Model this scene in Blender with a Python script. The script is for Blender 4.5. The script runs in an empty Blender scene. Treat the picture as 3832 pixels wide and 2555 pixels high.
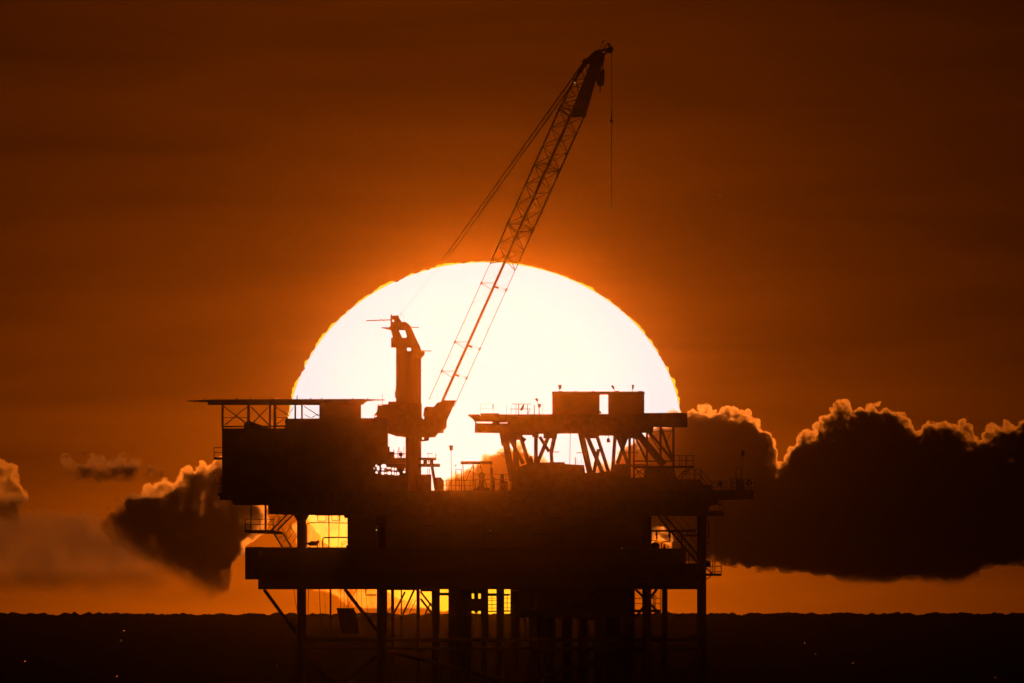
import bpy, bmesh, math, random, time
import numpy as np
from mathutils import Vector, Matrix, noise as mnoise
random.seed(7)
sc = bpy.context.scene
COL = sc.collection
# ------------------------------------------------------------------ measures
PX = 6.33e-6            # radians per pixel of the photograph
DIST = 4300.0           # camera to platform centre
CAM_H = 26.0            # eye height over the sea
SEA_EDGE = 6500.0      # visible sea horizon, metres from the camera
HORIZON_ROW = 2298.0
EYE_ROW = HORIZON_ROW - CAM_H / SEA_EDGE / PX      # row of the true horizontal
MID_COL = 1916.0
S = PX * DIST           # metres per photo pixel at the platform

def pos(px, py, d=0.0):
    """photo column/row at d metres behind the platform's centre plane"""
    r = DIST + d
    return Vector(((px - MID_COL) * PX * r, d, CAM_H + (EYE_ROW - py) * PX * r))

# ------------------------------------------------------------------ camera
cam = bpy.data.cameras.new('camera')
cam_o = bpy.data.objects.new('camera', cam); COL.objects.link(cam_o)
cam_o.location = (0, -DIST, CAM_H); cam_o.rotation_euler = (math.pi / 2, 0, 0)
cam.sensor_width = 36.0; cam.lens = 36.0 / (3832 * PX)
cam.shift_y = (EYE_ROW - 1277.5) / 3832
cam.clip_start = 5.0; cam.clip_end = 200000.0
sc.camera = cam_o
# ------------------------------------------------------------------ sun direction
SUN_COL, SUN_ROW = 1815.0, 1640.0
SUN_AZ = (SUN_COL - MID_COL) * PX          # + = to the right of straight ahead
SUN_EL = (EYE_ROW - SUN_ROW) * PX
SUN_DIR = Vector((math.sin(SUN_AZ) * math.cos(SUN_EL), math.cos(SUN_AZ) * math.cos(SUN_EL), math.sin(SUN_EL)))
# ------------------------------------------------------------------ sky
world = bpy.data.worlds.new('World'); sc.world = world; world.use_nodes = True
nt = world.node_tree; nt.nodes.clear()
def N(t, typ, **kw):
    n = t.nodes.new(typ)
    for k, v in kw.items(): setattr(n, k, v)
    return n
def math_node(t, op, a, b=None, c=None):
    n = N(t, 'ShaderNodeMath', operation=op)
    for i, v in enumerate((a, b, c)):
        if v is None: continue
        if isinstance(v, (int, float)): n.inputs[i].default_value = v
        else: t.links.new(v, n.inputs[i])
    return n.outputs[0]
out = N(nt, 'ShaderNodeOutputWorld')
sky = N(nt, 'ShaderNodeTexSky', sky_type='NISHITA')
sky.sun_disc = False; sky.sun_elevation = SUN_EL; sky.sun_rotation = SUN_AZ
sky.altitude = 0; sky.air_density = 2.0; sky.dust_density = 4.0; sky.ozone_density = 1.0
tint = N(nt, 'ShaderNodeMix', data_type='RGBA', blend_type='MULTIPLY'); tint.inputs[0].default_value = 1.0
nt.links.new(sky.outputs[0], tint.inputs[6]); tint.inputs[7].default_value = (1.0, 0.62, 0.12, 1)
bg_sky = N(nt, 'ShaderNodeBackground'); bg_sky.inputs[1].default_value = SKY_STRENGTH = 0.004
nt.links.new(tint.outputs[2], bg_sky.inputs[0])
# aureole of the low sun: a function of the angle from the sun only
geo = N(nt, 'ShaderNodeTexCoord')
sub = N(nt, 'ShaderNodeVectorMath', operation='SUBTRACT'); nt.links.new(geo.outputs['Generated'], sub.inputs[0]); sub.inputs[1].default_value = SUN_DIR
ln = N(nt, 'ShaderNodeVectorMath', operation='LENGTH'); nt.links.new(sub.outputs[0], ln.inputs[0])
def lobe(width, power):
    u = math_node(nt, 'DIVIDE', ln.outputs['Value'], width * PX)
    return math_node(nt, 'POWER', math_node(nt, 'MULTIPLY_ADD', u, u, 1.0), -power)
# the low air is thicker and brighter towards the horizon
sepd = N(nt, 'ShaderNodeSeparateXYZ'); nt.links.new(geo.outputs['Generated'], sepd.inputs[0])
el = math_node(nt, 'MAXIMUM', math_node(nt, 'ADD', sepd.outputs['Z'], CAM_H / SEA_EDGE), 0.0)
el = math_node(nt, 'EXPONENT', math_node(nt, 'DIVIDE', el, -650 * PX))
q = math_node(nt, 'ADD', math_node(nt, 'MULTIPLY', lobe(1900, 1.0), 0.12), math_node(nt, 'MULTIPLY', math_node(nt, 'MULTIPLY', lobe(1100, 1.5), el), 1.25))
# streaks of thin high cloud
mp = N(nt, 'ShaderNodeMapping'); nt.links.new(geo.outputs['Generated'], mp.inputs[0])
mp.inputs['Scale'].default_value = (110, 110, 900); mp.inputs['Rotation'].default_value = (0, math.radians(4), 0)
nz = N(nt, 'ShaderNodeTexNoise'); nt.links.new(mp.outputs[0], nz.inputs[0]); nz.inputs['Scale'].default_value = 1.0; nz.inputs['Detail'].default_value = 6; nz.inputs['Distortion'].default_value = 0.6
st = math_node(nt, 'MULTIPLY_ADD', nz.outputs['Fac'], 0.9, 0.55)
bg_aur = N(nt, 'ShaderNodeBackground'); bg_aur.inputs[0].default_value = (1.0, 0.15, 0.0008, 1)
q = math_node(nt, 'MULTIPLY', q, st)
# the sky is made a little dimmer towards the right
dim = N(nt, 'ShaderNodeMapRange'); nt.links.new(sepd.outputs['X'], dim.inputs[0])
for k_, v_ in (('From Min', -0.012), ('From Max', 0.012), ('To Min', 1.06), ('To Max', 0.72)): dim.inputs[k_].default_value = v_
q = math_node(nt, 'MULTIPLY', q, dim.outputs[0])
nt.links.new(q, bg_aur.inputs[1])
add = N(nt, 'ShaderNodeAddShader'); nt.links.new(bg_sky.outputs[0], add.inputs[0]); nt.links.new(bg_aur.outputs[0], add.inputs[1])
nt.links.new(add.outputs[0], out.inputs[0])
# ------------------------------------------------------------------ sun lamp
sun = bpy.data.lights.new('sun', 'SUN'); sun.energy = 2.1e-3; sun.angle = 2 * 560 * PX; sun.color = (1.0, 0.2, 0.004)
sun_o = bpy.data.objects.new('sun_lamp', sun); COL.objects.link(sun_o)
# thick low air and cloud swallow the light of the lower limb, so the light comes from the disc's upper part
LIGHT_DIR = Vector((SUN_DIR.x, SUN_DIR.y, SUN_DIR.z + 90 * PX)).normalized()
sun_o.rotation_euler = (-LIGHT_DIR).to_track_quat('-Z', 'Y').to_euler(); sun_o.location = (0, 500, 300)
# ------------------------------------------------------------------ exposure and renderer
sc.view_settings.view_transform = 'Standard'; sc.view_settings.look = 'None'
sc.view_settings.exposure = 0.0; sc.view_settings.gamma = 1.0
cy = sc.cycles
cy.use_denoising = True; cy.use_adaptive_sampling = False
cy.max_bounces = 3; cy.diffuse_bounces = 1; cy.glossy_bounces = 1; cy.volume_bounces = 0
cy.transparent_max_bounces = 64; cy.volume_max_steps = 64
cy.sample_clamp_indirect = 0; cy.light_sampling_threshold = 0.0
# ------------------------------------------------------------------ helpers
def new_obj(name, mesh, mat=None, parent=None, label=None, cat=None, kind=None, group=None):
    o = bpy.data.objects.new(name, mesh); COL.objects.link(o)
    if mat is not None and mesh is not None and not mesh.materials: mesh.materials.append(mat)
    if parent is not None: o.parent = parent
    if label: o['label'] = label
    if cat: o['category'] = cat
    if kind: o['kind'] = kind
    if group: o['group'] = group
    return o
# ------------------------------------------------------------------ sea
def make_sea():
    m = bpy.data.materials.new('sea_water'); m.use_nodes = True
    b = m.node_tree.nodes['Principled BSDF']
    b.inputs['Base Color'].default_value = (0.006, 0.008, 0.010, 1); b.inputs['Roughness'].default_value = 0.45
    b.inputs['Specular IOR Level'].default_value = 0.0
    rows = [-3000.0, 0.0, 2000.0, 3500.0, 4300.0]
    d = 4500.0
    while d < SEA_EDGE: rows.append(d); d *= 1.004
    rows.append(SEA_EDGE)
    fine = np.arange(-100, 100.01, 0.2)
    cols = np.concatenate([[-9000, -4000, -1500, -600, -200], fine, [200, 600, 1500, 4000, 9000]])
    nr, nc = len(rows), len(cols)
    V = np.zeros((nr, nc, 3)); V[:, :, 0] = cols[None, :]
    V[:, :, 1] = np.array(rows)[:, None] - DIST
    rng = np.random.default_rng(3)
    for i, r in enumerate(rows):
        if r < 4400: continue
        z = np.zeros(nc)
        for wl, a in ((17, .045), (6.5, .06), (2.8, .085), (1.3, .12), (.7, .10), (.4, .06)):
            ph = rng.uniform(0, 50)
            knots = rng.normal(0, a, 4000)
            t = (cols + 9500) / wl + ph
            k = np.floor(t).astype(int) % 3990; f = t - np.floor(t); f = f * f * (3 - 2 * f)
            z += knots[k] * (1 - f) + knots[k + 1] * f
        V[i, :, 2] = z * (1.0 if r > SEA_EDGE * .985 else .25)
    verts = V.reshape(-1, 3)
    idx = np.arange(nr * nc).reshape(nr, nc)
    F = np.stack([idx[:-1, :-1], idx[:-1, 1:], idx[1:, 1:], idx[1:, :-1]], -1).reshape(-1, 4)
    me = bpy.data.meshes.new('sea'); me.from_pydata(verts.tolist(), [], F.tolist()); me.update()
    return new_obj('sea', me, m, kind='structure')
sea_o = make_sea()
def wave_glints():  # glossy facets added over the sea, aimed to mirror the sun as glints
    m = bpy.data.materials.new('glint_facet_water'); m.use_nodes = True; b = m.node_tree.nodes['Principled BSDF']
    b.inputs['Base Color'].default_value = (.006, .008, .01, 1); b.inputs['Roughness'].default_value = .12
    cam_p = Vector((0, -DIST, CAM_H))
    for px, py, w in ((464, 2360, 1.0), (454, 2396, .7), (600, 2347, .7), (94, 2474, .7), (1036, 2491, 1.0), (732, 2398, .5), (438, 2530, .8), (3010, 2406, 1.0), (3192, 2480, .6), (3725, 2536, .6), (3052, 2446, .4)):
        d = Vector(((px - MID_COL) * PX, 1, (EYE_ROW - py) * PX)); dist = (CAM_H - .8) / -d.z; p = cam_p + d * dist
        v = -d.normalized(); n = (v + LIGHT_DIR).normalized(); a = v.cross(n).normalized(); f = n.cross(a)
        L, W = 6.5, .085 * w
        vs = [f * -L, f * -L * .4 + a * W, f * L * .4 + a * W, f * L, f * L * .4 - a * W, f * -L * .4 - a * W, n * -1.0]
        me = bpy.data.meshes.new('glint_facet'); me.from_pydata(vs, [], [(0, 1, 2, 3, 4, 5), (1, 0, 6), (2, 1, 6), (3, 2, 6), (4, 3, 6), (5, 4, 6), (0, 5, 6)]); me.update()
        o = new_obj('glint_facet', me, m, sea_o); o.location = p
wave_glints()
# ------------------------------------------------------------------ the sun's disc, seen through the low air
def make_sun():
    R = 60000.0
    c = Vector((0, -DIST, CAM_H)) + SUN_DIR * R
    A, B = 744 * PX * R, 663 * PX * R
    seg, rings = 720, 20
    verts = []; faces = []
    rnd = random.Random(5)
    ph = [(k, rnd.uniform(0, 6.28), rnd.gauss(0, 1)) for k in range(11, 330, 6)]
    def limb(t):
        return 1 + (0.0022 + 0.0012 * math.sin(3 * t + 1) + 0.0008 * math.sin(7.3 * t)) * sum(g * math.sin(k * t + p) * (30.0 / (k + 20)) for k, p, g in ph)
    L = [limb(2 * math.pi * i / seg) for i in range(seg)]
    for j in range(1, rings):
        th = math.pi * j / rings
        for i in range(seg):
            t = 2 * math.pi * i / seg; w = 1 + (L[i] - 1) * math.sin(th) ** 4
            verts.append((A * math.sin(th) * math.cos(t) * w, -A * 0.5 * math.cos(th), B * math.sin(th) * math.sin(t) * w))
    n0 = len(verts); verts += [(0, -A * .5, 0), (0, A * .5, 0)]
    for j in range(rings - 2):
        for i in range(seg):
            a = j * seg + i; b = j * seg + (i + 1) % seg
            faces.append((a, b, b + seg, a + seg))
    for i in range(seg):
        faces.append((n0, (i + 1) % seg, i)); faces.append((n0 + 1, (rings - 2) * seg + i, (rings - 2) * seg + (i + 1) % seg))
    me = bpy.data.meshes.new('setting_sun'); me.from_pydata(verts, [], faces); me.update()
    m = bpy.data.materials.new('sun_glow'); m.use_nodes = True; t = m.node_tree; t.nodes.clear()
    o_ = N(t, 'ShaderNodeOutputMaterial'); e = N(t, 'ShaderNodeEmission'); tr = N(t, 'ShaderNodeBsdfTransparent'); ad = N(t, 'ShaderNodeAddShader')
    t.links.new(e.outputs[0], ad.inputs[0]); t.links.new(tr.outputs[0], ad.inputs[1]); t.links.new(ad.outputs[0], o_.inputs[0])
    tc = N(t, 'ShaderNodeTexCoord'); sp = N(t, 'ShaderNodeSeparateXYZ'); t.links.new(tc.outputs['Object'], sp.inputs[0])
    # reddening of the lower limb by the thicker air: a ramp over height within the disc
    h = N(t, 'ShaderNodeMapRange'); t.links.new(sp.outputs['Z'], h.inputs['Value'])
    h.inputs['From Min'].default_value = -B; h.inputs['From Max'].default_value = B
    rp = N(t, 'ShaderNodeValToRGB'); t.links.new(h.outputs[0], rp.inputs[0])
    els = rp.color_ramp.elements
    els[0].position = 0.0; els[0].color = (0.45, 0.30, 0.010, 1)
    els[1].position = 1.0; els[1].color = (0.31, 0.405, 0.425, 1)
    for p_, c_ in ((0.16, (.45, .33, .015, 1)), (.28, (.42, .34, .06, 1)), (.40, (.31, .405, .425, 1))):
        el = els.new(p_); el.color = c_
    # yellow rim where the limb is dimmed
    rad = math_node(t, 'SQRT', math_node(t, 'ADD', math_node(t, 'POWER', math_node(t, 'DIVIDE', sp.outputs['X'], A), 2.0), math_node(t, 'POWER', math_node(t, 'DIVIDE', sp.outputs['Z'], B), 2.0)))
    rm = N(t, 'ShaderNodeMapRange', interpolation_type='SMOOTHSTEP'); t.links.new(rad, rm.inputs[0]); rm.inputs['From Min'].default_value = .988; rm.inputs['From Max'].default_value = .999
    mx = N(t, 'ShaderNodeMix', data_type='RGBA'); t.links.new(rm.outputs[0], mx.inputs[0]); t.links.new(rp.outputs[0], mx.inputs[6]); mx.inputs[7].default_value = (.40, .27, .010, 1)
    t.links.new(mx.outputs[2], e.inputs[0]); e.inputs[1].default_value = 1.0
    m.cycles.emission_sampling = 'NONE'
    o = new_obj('setting_sun', me, m, label='huge white setting sun low behind the oil platform', cat='sun')
    o.location = c
    return o
make_sun()
# ------------------------------------------------------------------ clouds
def vnoise(P, seed):
    """smooth 3-D value noise in -1..1 for an array of points"""
    Q = np.floor(P).astype(np.int64); F = P - Q; F = F * F * F * (F * (F * 6 - 15) + 10)
    def h(i, j, k):
        n = (i * 374761393 + j * 668265263 + k * 2147483647 + seed * 1274126177) & 0xffffffff
        n = ((n ^ (n >> 13)) * 1274126177) & 0xffffffff
        return ((n ^ (n >> 16)) & 0xffff) / 32767.5 - 1.0
    r = 0
    for a_ in (0, 1):
        for b_ in (0, 1):
            for c_ in (0, 1):
                w = (F[:, 0] if a_ else 1 - F[:, 0]) * (F[:, 1] if b_ else 1 - F[:, 1]) * (F[:, 2] if c_ else 1 - F[:, 2])
                r = r + w * h(Q[:, 0] + a_, Q[:, 1] + b_, Q[:, 2] + c_)
    return r
def sample_outline(poly, count, rng, X=None):
    """random points inside an outline with their distance to its edge"""
    P = np.array(poly, float); A = P; B = np.roll(P, -1, 0)
    if X is None: X = rng.uniform(P.min(0), P.max(0), (count, 2))
    count = len(X)
    ins = np.zeros(count, bool); best = np.full(count, 1e9)
    for a_, b_ in zip(A, B):
        c = ((a_[1] > X[:, 1]) != (b_[1] > X[:, 1]))
        xx = (b_[0] - a_[0]) * (X[:, 1] - a_[1]) / (b_[1] - a_[1] + 1e-12) + a_[0]
        ins ^= c & (X[:, 0] < xx)
        d = b_ - a_; u = np.clip(((X - a_) @ d) / (d @ d + 1e-9), 0, 1)
        best = np.minimum(best, np.hypot(*(X - a_ - u[:, None] * d).T))
    return X[ins], best[ins]
def make_cloud(label, poly, R, n, rmin, rmax, dens, voxel, rough, seed, g=0.993, color=(1, .9, .6), deep=1.0, grain=45, erode=(.30, .54), base=150, fringe=0, fringe_w=30, fade=(0, 1)):
    """a cloud whose billows fill an outline given in photo pixels, R metres away"""
    k = PX * R
    xs = [p[0] for p in poly]; ys = [p[1] for p in poly]
    rng = np.random.default_rng(seed)
    cx, cy_ = (min(xs) + max(xs)) / 2, (min(ys) + max(ys)) / 2
    X, Dd = sample_outline(poly, n * 40, rng)
    keep = Dd >= rmin; X = X[keep][:n]; Dd = Dd[keep][:n]
    G = np.stack(np.meshgrid(np.arange(min(xs), max(xs), 40), np.arange(min(ys), max(ys), 40)), -1).reshape(-1, 2)
    G, Gd = sample_outline(poly, 0, rng, G); kk = Gd > 42; X = np.concatenate([X, G[kk]]); Dd = np.concatenate([Dd, Gd[kk]])   # solid heart
    if fringe:                                     # loose tufts around the outline
        Pp = np.array(poly, float); Q = np.roll(Pp, -1, 0); seg = np.hypot(*(Q - Pp).T); pr = seg / seg.sum()
        up = np.where((Q - Pp)[:, 0] > 0, 1.0, 0.0) if Pp[:, 1].argmin() >= 0 else 1; pr = pr * up; pr /= pr.sum()      # only along upper edges
        ii = rng.choice(len(Pp), fringe, p=pr); u = rng.uniform(0, 1, (fringe, 1))
        T = Pp[ii] * (1 - u) + Q[ii] * u + rng.normal(0, fringe_w, (fringe, 2))
        X = np.concatenate([X, T]); Dd = np.concatenate([Dd, rng.uniform(6, 24, fringe)])
    tmp = bmesh.new(); bmesh.ops.create_icosphere(tmp, subdivisions=2, radius=1.0)
    sv = np.array([v.co[:] for v in tmp.verts]); sf = np.array([[v.index for v in f.verts] for f in tmp.faces]); tmp.free()
    rr = np.minimum(Dd, rmax) * rng.uniform(.85, 1.03, len(X)) * k
    cen = np.stack([(X[:, 0] - cx) * k, rng.uniform(-.5, .5, len(X)) * rmax * k * deep, (cy_ - X[:, 1]) * k], 1)
    VV = (sv[None] * rr[:, None, None] + cen[:, None]).reshape(-1, 3)
    FF = (sf[None] + (np.arange(len(X)) * len(sv))[:, None, None]).reshape(-1, 3)
    me = bpy.data.meshes.new('cloud'); me.from_pydata(VV.tolist(), [], FF.tolist())
    o = bpy.data.objects.new('cloud', me); COL.objects.link(o)
    md = o.modifiers.new('r', 'REMESH'); md.mode = 'VOXEL'; md.voxel_size = voxel * k
    dg = bpy.context.evaluated_depsgraph_get()
    me2 = bpy.data.meshes.new_from_object(o.evaluated_get(dg)); o.modifiers.clear(); o.data = me2; me2.name = 'cloud'
    nv = len(me2.vertices); co = np.empty(nv * 3); me2.vertices.foreach_get('co', co); co = co.reshape(-1, 3)
    no = np.empty(nv * 3); me2.vertices.foreach_get('normal', no); no = no.reshape(-1, 3)
    for sc_, am in rough:
        L = sc_ * k
        dsp = vnoise(co / L, seed)
        co = co + no * (dsp * am * k)[:, None]
    me2.vertices.foreach_set('co', co.ravel()); me2.update()
    md = o.modifiers.new('r', 'REMESH'); md.mode = 'VOXEL'; md.voxel_size = voxel * .62 * k       # clean up folds
    dg = bpy.context.evaluated_depsgraph_get(); me3 = bpy.data.meshes.new_from_object(o.evaluated_get(dg)); o.modifiers.clear(); o.data = me3
    bpy.data.meshes.remove(me2); me2 = me3; me2.name = 'cloud'
    nv = len(me2.vertices); co = np.empty(nv * 3); me2.vertices.foreach_get('co', co); co = co.reshape(-1, 3)
    no = np.empty(nv * 3); me2.vertices.foreach_get('normal', no); no = no.reshape(-1, 3)
    for sc_, am in ((16, 4.5), (8, 2.5)): co = co + no * (vnoise(co / (sc_ * k), seed + 1) * am * k)[:, None]
    me2.vertices.foreach_set('co', co.ravel()); me2.update()
    m = bpy.data.materials.new('cloud_vapour'); m.use_nodes = True; t = m.node_tree; t.nodes.clear()
    o_ = N(t, 'ShaderNodeOutputMaterial'); v = N(t, 'ShaderNodeVolumePrincipled'); t.links.new(v.outputs[0], o_.inputs['Volume'])
    v.inputs['Color'].default_value = (*color, 1); v.inputs['Anisotropy'].default_value = g
    v.inputs['Density'].default_value = dens / k       # dens = optical depth per photo pixel
    tc = N(t, 'ShaderNodeTexCoord'); nz = N(t, 'ShaderNodeTexNoise'); t.links.new(tc.outputs['Object'], nz.inputs[0])
    nz.inputs['Scale'].default_value = 1 / (grain * k); nz.inputs['Detail'].default_value = 4; nz.inputs['Roughness'].default_value = .62
    mr = N(t, 'ShaderNodeMapRange', interpolation_type='SMOOTHSTEP'); t.links.new(nz.outputs['Fac'], mr.inputs[0])
    mr.inputs['From Min'].default_value = erode[0]; mr.inputs['From Max'].default_value = erode[1]; mr.inputs['To Max'].default_value = dens / k
    fx = np.array(fade) / math.hypot(*fade); sz = N(t, 'ShaderNodeVectorMath', operation='DOT_PRODUCT'); t.links.new(tc.outputs['Object'], sz.inputs[0]); sz.inputs[1].default_value = (fx[0], 0, fx[1])
    fb = N(t, 'ShaderNodeMapRange', interpolation_type='SMOOTHSTEP'); t.links.new(sz.outputs['Value'], fb.inputs[0])     # the base of a cloud thins out
    zb = min((x_ - cx) * fx[0] + (cy_ - y_) * fx[1] for x_, y_ in poly) * k
    fb.inputs['From Min'].default_value = zb; fb.inputs['From Max'].default_value = zb + base * k; fb.inputs['To Min'].default_value = .02
    ga = N(t, 'ShaderNodeMapRange', interpolation_type='SMOOTHSTEP'); t.links.new(sz.outputs['Value'], ga.inputs[0])   # base shade put in: broader scatter low down keeps the underside rim dark
    ga.inputs['From Min'].default_value = zb + base * k * .45; ga.inputs['From Max'].default_value = zb + base * k * 1.4; ga.inputs['To Min'].default_value = .9; ga.inputs['To Max'].default_value = g
    t.links.new(ga.outputs[0], v.inputs['Anisotropy'])
    t.links.new(math_node(t, 'MULTIPLY', mr.outputs[0], fb.outputs[0]), v.inputs['Density'])
    m.cycles.volume_step_rate = 0.5
    me2.materials.clear(); me2.materials.append(m)
    o['label'] = label; o['category'] = 'cloud'; o['kind'] = 'thing'
    o.location = Vector(((cx - MID_COL) * k, R - DIST, CAM_H + (EYE_ROW - cy_) * k))
    bpy.data.meshes.remove(me)
    return o
BANK = [(2573,1562),(2640,1537),(2690,1532),(2760,1552),(2830,1582),(2866,1622),(2893,1690),(2912,1745),(2950,1712),(3010,1668),(3060,1620),(3110,1560),(3145,1524),
        (3220,1530),(3300,1525),(3362,1548),(3392,1600),(3450,1618),(3510,1592),(3570,1580),(3605,1600),(3640,1672),(3690,1650),(3730,1618),(3832,1590),(3960,1560),(4060,1640),
        (4080,1900),(4000,2060),(3832,2105),(3700,2120),(3630,2165),(3560,2200),(3420,2170),(3330,2205),(3200,2180),(3060,2150),(2900,2128),(2760,2110),(2680,2098),(2575,2105),(2525,2075),(2492,2005),(2462,1962),(2436,1985),(2425,2060),(2380,2125),(2100,2120),(1900,2090),
        (1740,2010),(1660,1900),(1650,1812),(1700,1795),(1770,1755),(1850,1700),(1920,1682),(1985,1700),(2050,1755),(2150,1790),(2270,1775),(2330,1690),(2400,1650),(2470,1600)]
make_cloud('long dark cumulus bank with a glowing rim beside the platform', BANK, 30000, 1500, 7, 130, 0.07, 8, ((70, 30), (30, 18), (13, 9)), 3, base=130, grain=30, erode=(.35, .62), deep=1.8, fringe=200, fringe_w=7)
LEFT = [(560,1846),(640,1806),(700,1766),(790,1730),(850,1735),(900,1790),(950,1860),(985,1930),(970,2000),(930,2060),(880,2130),(860,2200),(800,2230),(720,2215),(630,2180),(540,2110),(470,2080),(400,2050),(370,1980),(385,1910),(460,1868)]
make_cloud('dark wedge shaped cloud left of the living quarters', LEFT, 29000, 500, 10, 75, 0.05, 8, ((80, 40), (32, 20), (13, 8)), 4, grain=60, erode=(.32, .62), base=200, deep=2.2, fringe=30, fringe_w=7, fade=(.5, .86))
FAR = [(-80,1720),(0,1708),(40,1735),(78,1760),(60,1810),(110,1830),(95,1900),(60,1960),(-80,1980)]
make_cloud('bright edged cumulus cut by the left picture edge', FAR, 29500, 220, 6, 45, 0.03, 7, ((60, 30), (26, 15), (12, 7)), 5, grain=40, erode=(.34, .62), base=100)
WISP = [(250,1775),(290,1740),(360,1738),(430,1728),(500,1742),(570,1765),(590,1785),(520,1800),(440,1795),(390,1822),(340,1800),(270,1792)]
make_cloud('small ragged cloud wisp floating above the wedge cloud', WISP, 28500, 240, 4, 28, 0.06, 6, ((60, 30), (26, 16), (12, 8)), 6, g=.972, grain=44, erode=(.40, .72), base=60, fringe=40, fringe_w=12)
VEIL = [(1120,1900),(1300,1880),(1500,1890),(1700,1930),(1740,2050),(1700,2200),(1600,2290),(1400,2300),(1250,2260),(1150,2200),(1110,2050)]
make_cloud('thin patchy cloud veil across the lower sun', VEIL, 31000, 160, 8, 70, 0.015, 9, ((90, 40), (40, 20)), 9, g=.995, grain=48, erode=(.42, .70), base=20)
SHEET = [(-120,1960),(60,1930),(200,1900),(330,1920),(440,1990),(560,2090),(640,2170),(600,2230),(420,2245),(200,2235),(0,2240),(-120,2240)]
make_cloud('faint brown cloud sheet low in the left sky', SHEET, 32000, 260, 10, 110, 0.006, 12, ((120, 40), (50, 20)), 8, g=.96, grain=140, erode=(.30, .70), base=90, deep=1.5)
# ------------------------------------------------------------------ haze
def make_haze(density):
    x, y0, y1, z0, z1 = 9500.0, -DIST - 3200.0, SEA_EDGE - DIST + 300.0, -3.5, 76.0
    me = bpy.data.meshes.new('haze'); bm = bmesh.new()
    bmesh.ops.create_cube(bm, size=1.0); bm.to_mesh(me); bm.free()
    me.transform(Matrix.Translation((0, (y0 + y1) / 2, (z0 + z1) / 2)) @ Matrix.Diagonal((2 * x, y1 - y0, z1 - z0, 1)))
    m = bpy.data.materials.new('sea_haze'); m.use_nodes = True; t = m.node_tree; t.nodes.clear()
    o_ = N(t, 'ShaderNodeOutputMaterial'); v = N(t, 'ShaderNodeVolumePrincipled'); t.links.new(v.outputs[0], o_.inputs['Volume'])
    v.inputs['Color'].default_value = (1.0, 0.72, 0.3, 1); v.inputs['Density'].default_value = density; v.inputs['Anisotropy'].default_value = 0.999
    return new_obj('haze', me, m, kind='stuff')
make_haze(0.68e-5)
# ------------------------------------------------------------------ steel and paint
def steel(name, c0, c1, rough=0.6, scale=1.5, metal=0.0):
    m = bpy.data.materials.new(name); m.use_nodes = True; t = m.node_tree; b = t.nodes['Principled BSDF']
    tc = N(t, 'ShaderNodeTexCoord'); nz = N(t, 'ShaderNodeTexNoise'); t.links.new(tc.outputs['Object'], nz.inputs[0])
    nz.inputs['Scale'].default_value = scale; nz.inputs['Detail'].default_value = 6; nz.inputs['Roughness'].default_value = 0.65
    r = N(t, 'ShaderNodeValToRGB'); t.links.new(nz.outputs['Fac'], r.inputs[0])
    r.color_ramp.elements[0].position = .38; r.color_ramp.elements[0].color = (*c0, 1)
    r.color_ramp.elements[1].position = .62; r.color_ramp.elements[1].color = (*c1, 1)
    t.links.new(r.outputs[0], b.inputs['Base Color'])
    b.inputs['Roughness'].default_value = rough; b.inputs['Metallic'].default_value = metal
    bp = N(t, 'ShaderNodeBump'); t.links.new(nz.outputs['Fac'], bp.inputs['Height']); bp.inputs['Strength'].default_value = .25
    t.links.new(bp.outputs[0], b.inputs['Normal'])
    return m
M_GREY = steel('grey_deck_paint', (.13, .13, .13), (.20, .20, .19))
M_DARK = steel('weathered_steel', (.06, .055, .05), (.11, .09, .075), .7, 3)
M_YELL = steel('crane_yellow_paint', (.30, .20, .03), (.38, .26, .05), .55, 2)
M_WHIT = steel('weathered_module_paint', (.16, .155, .15), (.22, .215, .21), .6, .8)
M_RUST = steel('rusty_pipe', (.12, .05, .025), (.18, .10, .06), .8, 4)
M_ROPE = steel('wire_rope', (.05, .05, .05), (.09, .085, .08), .6, 20)
M_BIRD = steel('bird_plumage', (.12, .12, .12), (.30, .30, .30), .9, 9)
M_RING = steel('life_ring_orange', (.24, .07, .03), (.30, .09, .04), .5, 5)
M_LAMP = bpy.data.materials.new('lit_bulb'); M_LAMP.use_nodes = True
_b = M_LAMP.node_tree.nodes['Principled BSDF']; _b.inputs['Emission Color'].default_value = (1, .62, .18, 1); _b.inputs['Emission Strength'].default_value = 0.35
M_LAMP.cycles.emission_sampling = 'NONE'
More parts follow.
